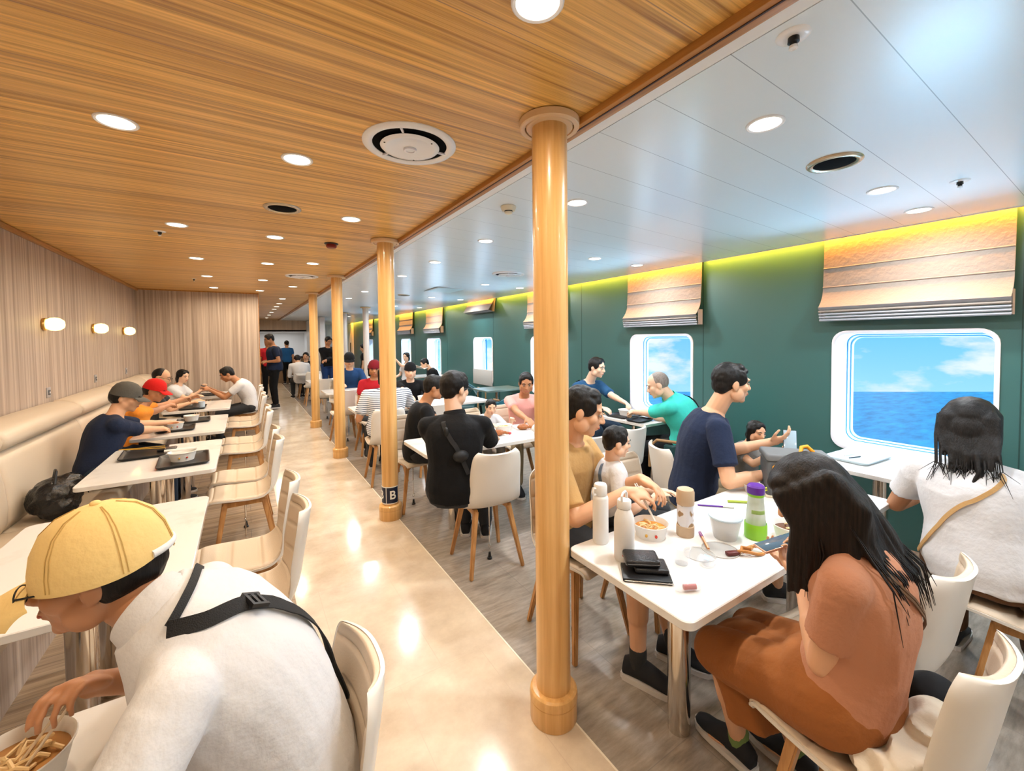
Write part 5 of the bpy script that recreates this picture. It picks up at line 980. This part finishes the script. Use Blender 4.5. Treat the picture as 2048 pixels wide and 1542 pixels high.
# small clear things
def disc(x, y, r, label, rz=0): b = thing('plastic_disc', x, y, TZ, label, 'lid', rz); MB().lathe([(0, .001), (r-.004, .001), (r-.003, .004), (r, .004), (r, .0), (r-.004, 0), (0, 0)], n=36).build('disc', M_frost, b); return b
disc(1.50, .985, .06, 'clear plastic lid lying flat near the table corner'); disc(1.60, .96, .07, 'clear lid lying beside the empty tub')
b = thing('plastic_cup', 1.385, .985, TZ, 'small clear cup near the table corner', 'cup'); MB().lathe([(0, 0), (.024, 0), (.032, .060), (.034, .062), (.034, .064), (.031, .064), (.023, .003), (0, .003)], n=30).build('cup', M_glassy, b)
b = thing('paper_towel', 1.46, .93, TZ, 'crumpled clear wrapper with a blue sticker near the table corner', 'wrapper', R(20)); mb = MB(); mb.ell((0, 0, .014), (.045, .035, .012), None, 16, 10); me = mb.remesh(.004, 0, .008, 30); link('wrapper', me, M_glassy, b); MB().box(-.02, .018, -.012, .012, .024, .0255).build('sticker', mat('sticker_blue', (.35, .55, .70)), b)
b = thing('sauce_tube', 1.285, .845, TZ, 'clear tube holding red sauce near the table corner', 'tube', R(62)); MB().lathe([(0, 0), (.011, 0), (.013, .012), (.013, .075), (.007, .085), (0, .085)], c=(0, 0, 0), n=20, axis='Y').build('tube', M_glassy, b); MB().lathe([(0, .01), (.009, .012), (.009, .055), (0, .056)], n=16, axis='Y').build('sauce', mat('sauce_red', (.45, .03, .03), rough=.3), b)
for ob in children(b): ob.location.z = .0135
# brown twisted clip
b = thing('leather_loop', 1.655, .885, TZ+.008, 'brown twisted leather loop with a dark end, beside the lime bottle', 'strap', R(-25)); M_car = mat('caramel_leather', (.42, .17, .04), rough=.25); mb = MB()
mb.tube([(.055*math.cos(a)+.02, .022*math.sin(a), .004+.008*math.sin(a*2)) for a in [2*PI*i/24 for i in range(25)]], .0065); mb.tube([(-.03, -.012, .004), (-.01, .012, .014), (.01, -.008, .016), (.03, .010, .008)], .0075); mb.build('loop', M_car, b)
MB().box(-.085, -.035, -.012, .012, -.006, .008, bevel=.004).build('end_tab', mat('maroon_leather', (.10, .015, .012), rough=.4), b); MB().ell((-.03, -.014, .004), (.006, .006, .006)).build('stud', M_chrome, b)
def stick(name, p, q, r, m, label, cat, group=None, m2=None, f=.7):
    p, q = V(p), V(q); c = (p+q)/2; b = thing(name, c.x, c.y, c.z, label, cat, 0, group); MB().tube([p-c, p.lerp(q, f)-c if m2 else q-c], r, 8).build('stick', m, b)
    if m2: MB().tube([p.lerp(q, f)-c, q-c], r*1.3, 8).build('tip', m2, b)
    return b
stick('fork', (1.93, 1.28, TZ+.005), (2.05, 1.16, TZ+.005), .004, M_purple, 'purple handled child fork lying beyond the tub', 'cutlery', m2=mat('pale_tip', (.6, .6, .55)))
stick('spoon', (1.56, .985, TZ+.006), (1.66, 1.09, TZ+.006), .005, mat('amber_plastic', (.62, .25, .08), rough=.3), 'amber spoon with purple end lying beside the beige bottle', 'cutlery', m2=mat('plum', (.22, .04, .16), rough=.4))
stick('band', (2.10, 1.22, TZ+.006), (2.21, 1.12, TZ+.006), .007, mat('olive_green', (.30, .38, .03), rough=.4), 'olive green strap lying by the grey bag', 'strap')
M_chop = mat('pale_chopstick', (.72, .60, .44), rough=.5); M_chopw = mat('white_chopstick', (.78, .76, .72), rough=.4)
for i, dx in enumerate((0, .012)):
    stick('chopstick', (1.50+dx, 1.315, .925), (1.51+dx*.3, 1.21, TZ+.05), .0026, M_chopw, 'white chopsticks held by the father in tan', 'chopsticks', 'chopsticks of the father')
    stick('chopstick', (-.295+dx, 1.14, .93), (-.40+dx, 1.20-dx*2, TZ+.035), .0028, M_chop, 'pale chopsticks over the bowl of the yellow cap man', 'chopsticks', 'chopsticks of the yellow cap man')
    stick('chopstick', tuple(atz(238+dx*900, 900, .755)), tuple(atz(330, 892+dx*300, .775)), .003, mat('yellow_chopstick', (.72, .45, .06), rough=.4), 'yellow chopsticks resting on the trays of the third table', 'chopsticks', 'yellow chopsticks')
paper_bowl(-.40, 1.19, TZ, 'paper bowl under the yellow cap man at the lower left corner', r=.085, h=.065, fill=mat('brown_broth', (.36, .17, .05), rough=.25), noodles=14)
# grey cooler bag
b = thing('cooler_bag', 2.50, 1.08, TZ, 'dark grey cooler bag with orange handle behind the long-haired woman', 'bag', R(-52)); M_gbag = mat('grey_nylon', (.075, .08, .085), rough=.6, bump=(300, .2)); M_orh = mat('orange_strap', (.85, .33, .01), rough=.5)
MB().box(-.15, .15, -.09, .09, 0, .20, bevel=.018, seg=3).build('body', M_gbag, b); MB().box(-.155, .155, -.095, .095, .195, .235, bevel=.015, seg=3).build('lid', mat('grey_nylon_light', (.14, .145, .15), rough=.6), b)
mb = MB(); mb.rings([[V((x+dx, -.093-o_, z)) for dx, o_ in ((-.011, 0), (.011, 0), (.011, .006), (-.011, .006))] for x, o_, z in ((-.08, 0, .04), (-.115, .01, .10), (-.115, .03, .17), (-.08, .03, .205), (-.04, .02, .20))]); mb.build('handle', M_orh, b)
mb = MB(); mb.tube([(.02, -.02, .23), (.03, 0, .262), (.06, .02, .265), (.09, .02, .235)], .010); mb.build('grip', M_orh, b)
MB().box(-.155, .155, -.096, .096, 0, .012, bevel=.004).build('piping', mat('cream_piping', (.60, .52, .38), rough=.5), b)
paper_bowl(2.35, 1.22, TZ, 'small white bowl in front of the little girl', r=.05, h=.045, prints=False, noodles=0, fill=M_paper)
# phones
def phone(x, y, z, rot, label, back=M_black, scr=(.06, .10, .14)):
    b = thing('phone', x, y, z, label, 'phone'); b.rotation_euler = rot; MB().box(-.037, .037, -.077, .077, -.0045, .0035, bevel=.004, seg=3).build('case', back, b); MB().box(-.034, .034, -.073, .073, .0034, .0042, bevel=.0003).build('screen', mat('screen_'+label[:6].replace(' ', '_'), scr, rough=.06), b)
phone(1.505, .690, .905, (R(-16), R(6), R(58)), 'dark phone with rose gold edge held by the woman in terracotta', mat('rose_gold', (.62, .33, .22), rough=.3, metal=.6))
ph = atd(1580, 884, 2.62); phone(ph.x, ph.y, ph.z, (R(62), 0, R(-62)), 'phone with bright screen held up by the man in navy', scr=(.35, .45, .52))
phone(-.53, 8.0, .90, (R(30), 0, R(90)), 'dark phone held by the seated person in the white polo')
# trays
def tray(pts, label, m=M_black, z=TZ, group='serving trays'):
    c = sum(pts, V((0, 0, 0)))/4; ex = ((pts[1]-pts[0])+(pts[2]-pts[3]))/2; ey = ((pts[3]-pts[0])+(pts[2]-pts[1]))/2; a = math.atan2(ex.y, ex.x); w_, d_ = ex.length/2, ey.length/2
    return tray_at(c.x, c.y, a, w_, d_, label, m, z, group)
def tray_at(x, y, a, w_, d_, label, m=M_black, z=TZ, group='serving trays'):
    b = thing('tray', x, y, z, label, 'tray', a, group); out = rrect(-w_, w_, -d_, d_, .03, 5)
    def L(z_, ins): return [V((x_-math.copysign(min(ins, abs(x_)), x_), y_-math.copysign(min(ins, abs(y_)), y_), z_)) for x_, y_ in out]
    MB().rings([L(0, .016), L(.003, .012), L(.018, 0), L(.021, .0), L(.021, .006), L(.008, .018), L(.005, .024)]).build('tray_body', m, b); return b
tray_at(-.40, 3.84, R(4), .15, .20, 'black tray with a paper bowl on the third white table'); paper_bowl(-.41, 3.86, TZ+.006, 'lone paper bowl on the near black tray', r=.085, h=.062, noodles=0, fill=M_paper)
stick('napkin_roll', (-.52, 3.92, TZ+.072), (-.33, 3.90, TZ+.072), .010, M_paper, 'rolled white napkin on the lone paper bowl', 'napkin')
tray_at(-.68, 4.25, R(4), .14, .19, 'empty black tray at the bench side of the third white table')
b = thing('belt_pouch', -.55, 4.28, TZ+.006, 'black pouch with silver ring on the empty black tray', 'pouch'); MB().box(-.06, .06, -.045, .045, 0, .02, bevel=.008).build('pouch', ml, b); MB().tube([(-.02+.012*math.cos(t), .012*math.sin(t), .022) for t in [2*PI*i/12 for i in range(13)]], .002, 6).build('ring', M_chrome, b)
tray_at(-.60, 5.28, R(3), .15, .17, 'black tray before the grey cap man'); paper_bowl(-.62, 5.30, TZ+.006, 'paper bowl before the grey cap man', r=.08, noodles=5)
tray_at(-.50, 5.72, R(3), .15, .15, 'black tray before the red cap man'); paper_bowl(-.52, 5.74, TZ+.006, 'white bowl before the red cap man', r=.07, prints=False, noodles=4)
tray_at(-.60, 6.86, R(0), .14, .18, 'black tray before the man in glasses'); paper_bowl(-.55, 6.92, TZ+.006, 'bowl before the man in glasses', r=.07, prints=False, noodles=0)
b = thing('paper_cup', -.50, 6.74, TZ, 'white and blue cup at the table of the man in glasses', 'cup'); MB().lathe([(0, 0), (.028, 0), (.037, .09), (.039, .092), (.035, .09), (.027, .003), (0, .003)], n=24).build('cup', mat('cup_bluewhite', (.55, .66, .78), rough=.5), b)
tray_at(-.55, 8.4, R(0), .13, .16, 'black tray at the table by the end wall')
M_ptray = mat('pale_tray', (.55, .66, .72), rough=.35); tray_at(3.60, 1.16, R(-4), .19, .13, 'pale blue tray on the window counter', M_ptray)
stick('spoon', (3.52, 1.18, TZ+.012), (3.62, 1.15, TZ+.012), .004, M_black, 'small dark spoon on the pale blue tray', 'cutlery'); stick('straw', (3.56, 1.22, TZ+.012), (3.68, 1.20, TZ+.012), .003, M_paper, 'white straw on the pale blue tray', 'straw')
tray_at(3.52, 3.22, R(5), .19, .13, 'black tray before the backpack man'); paper_bowl(3.55, 3.23, TZ+.006, 'white bowl on the black tray at the second window', r=.085, prints=False, noodles=0, fill=M_paper); tray_at(3.42, 2.93, R(5), .13, .09, 'small black tray before the man in turquoise')
# boy's table
paper_bowl(2.03, 3.36, TZ, 'white bowl in front of the small boy', r=.085, h=.055, prints=False)
def leg_of_chicken(x, y, rz, label):
    b = thing('drumstick', x, y, TZ+.028, label, 'food', rz, 'fried food on the boy\'s table'); mb = MB(); mb.ell((0, 0, 0), (.055, .032, .028)); mb.cone((.04, 0, 0), (.10, 0, -.012), .018, .010); link('meat', mb.remesh(.006, 2, .004, 40), mat('fried_brown', (.30, .09, .02), rough=.35), b); MB().ell((.112, 0, -.014), (.016, .014, .012)).build('wrapper_end', mat('pinkred', (.45, .05, .06)), b)
leg_of_chicken(2.20, 3.28, R(-25), 'brown fried drumstick right of the boy\'s bowl'); leg_of_chicken(1.88, 3.20, R(-10), 'brown fried piece left of the boy\'s bowl')
b = thing('plastic_bag', 2.25, 3.04, TZ, 'white plastic bag at the right end of the boy\'s table', 'bag'); mb = MB(); mb.ell((0, 0, .05), (.10, .08, .055)); mb.ell((.05, .02, .09), (.05, .03, .04)); link('bag', mb.remesh(.008, 1, .014, 14), M_paper, b)
b = thing('ball', 2.05, 5.45, TZ, 'round white bowl held by the person in the black beanie', 'bowl'); MB().lathe([(0, 0), (.06, 0), (.09, .05), (.10, .10), (.094, .10), (.085, .05), (.055, .008), (0, .008)], n=32).build('shell', M_paper, b)
b = thing('paper_sheet', 3.22, 8.95, .95, 'large white folded sheet held beside the far window', 'paper', R(20)); mb = MB(); mb.rings([[V((x, -.14, z)), V((x, .14, z+.02)), V((x, .14, z+.016)), V((x, -.14, z-.004))] for x, z in ((-.16, .10), (-.05, .06), (.06, .0), (.16, .03))]); mb.build('sheet', M_paper, b, ang=20)
for i, (x, y, lb) in enumerate(((1.95, 7.75, 'tall pale bottle on the navy shirt diner\'s table'), (2.15, 7.7, 'brown drink cup beside the tall pale bottle'))):
    b = thing('drink_cup', x, y, TZ, lb, 'cup'); MB().lathe([(0, 0), (.032, 0), (.04, .13), (.041, .135), (.03, .15), (0, .15)], n=24).build('cup', M_frost if not i else mat('tea_brown', (.30, .18, .04), rough=.3), b)
b = thing('table_number', 1.30, 9.85, TZ, 'upright white stand on the table beyond the fourth column', 'stand'); MB().box(-.05, .05, -.01, .01, 0, .15, bevel=.003).build('stand', M_paper, b)
# bags and clothes
b = thing('backpack', -1.10, 3.98, .452, 'black shiny bag slumped on the bench beside the third table', 'bag'); mb = MB(); mb.ell((0, 0, .12), (.13, .16, .13)); mb.ell((.05, .05, .18), (.08, .09, .08)); mb.ell((.04, -.10, .07), (.09, .08, .07)); link('bag_body', mb.remesh(.009, 2, .012, 16), mat('glossy_black', (.008, .008, .009), rough=.22, bump=(60, .6)), b)
MB().tube([(-.02, .06, .24), (0, .02, .30), (.02, -.04, .30), (.02, -.08, .22)], .008).build('handle', M_black, b); MB().ell((.16, .02, .12), (.008, .008, .008)).build('stud', M_chrome, b)
b = thing('folded_jacket', 1.42, .330, .46, 'cream crumpled jacket behind the woman in terracotta on her seat', 'jacket'); mb = MB(); mb.ell((0, -.01, .05), (.16, .075, .085)); mb.ell((-.09, .01, .04), (.08, .085, .06)); mb.ell((.05, -.02, .10), (.09, .055, .08)); link('jacket', mb.remesh(.007, 2, .016, 13, (1, 1, 1.4)), C_cream, b)
b = thing('black_bag', 1.60, .335, .46, 'black soft bag tucked between the two near chairs behind the woman in terracotta', 'bag'); mb = MB(); mb.ell((0, 0, .085), (.075, .085, .10)); link('bag_body', mb.remesh(.007, 2, .006, 12), mat('black_felt', (.006, .006, .007), rough=.9), b)
bpy.data.scenes.remove(WS)
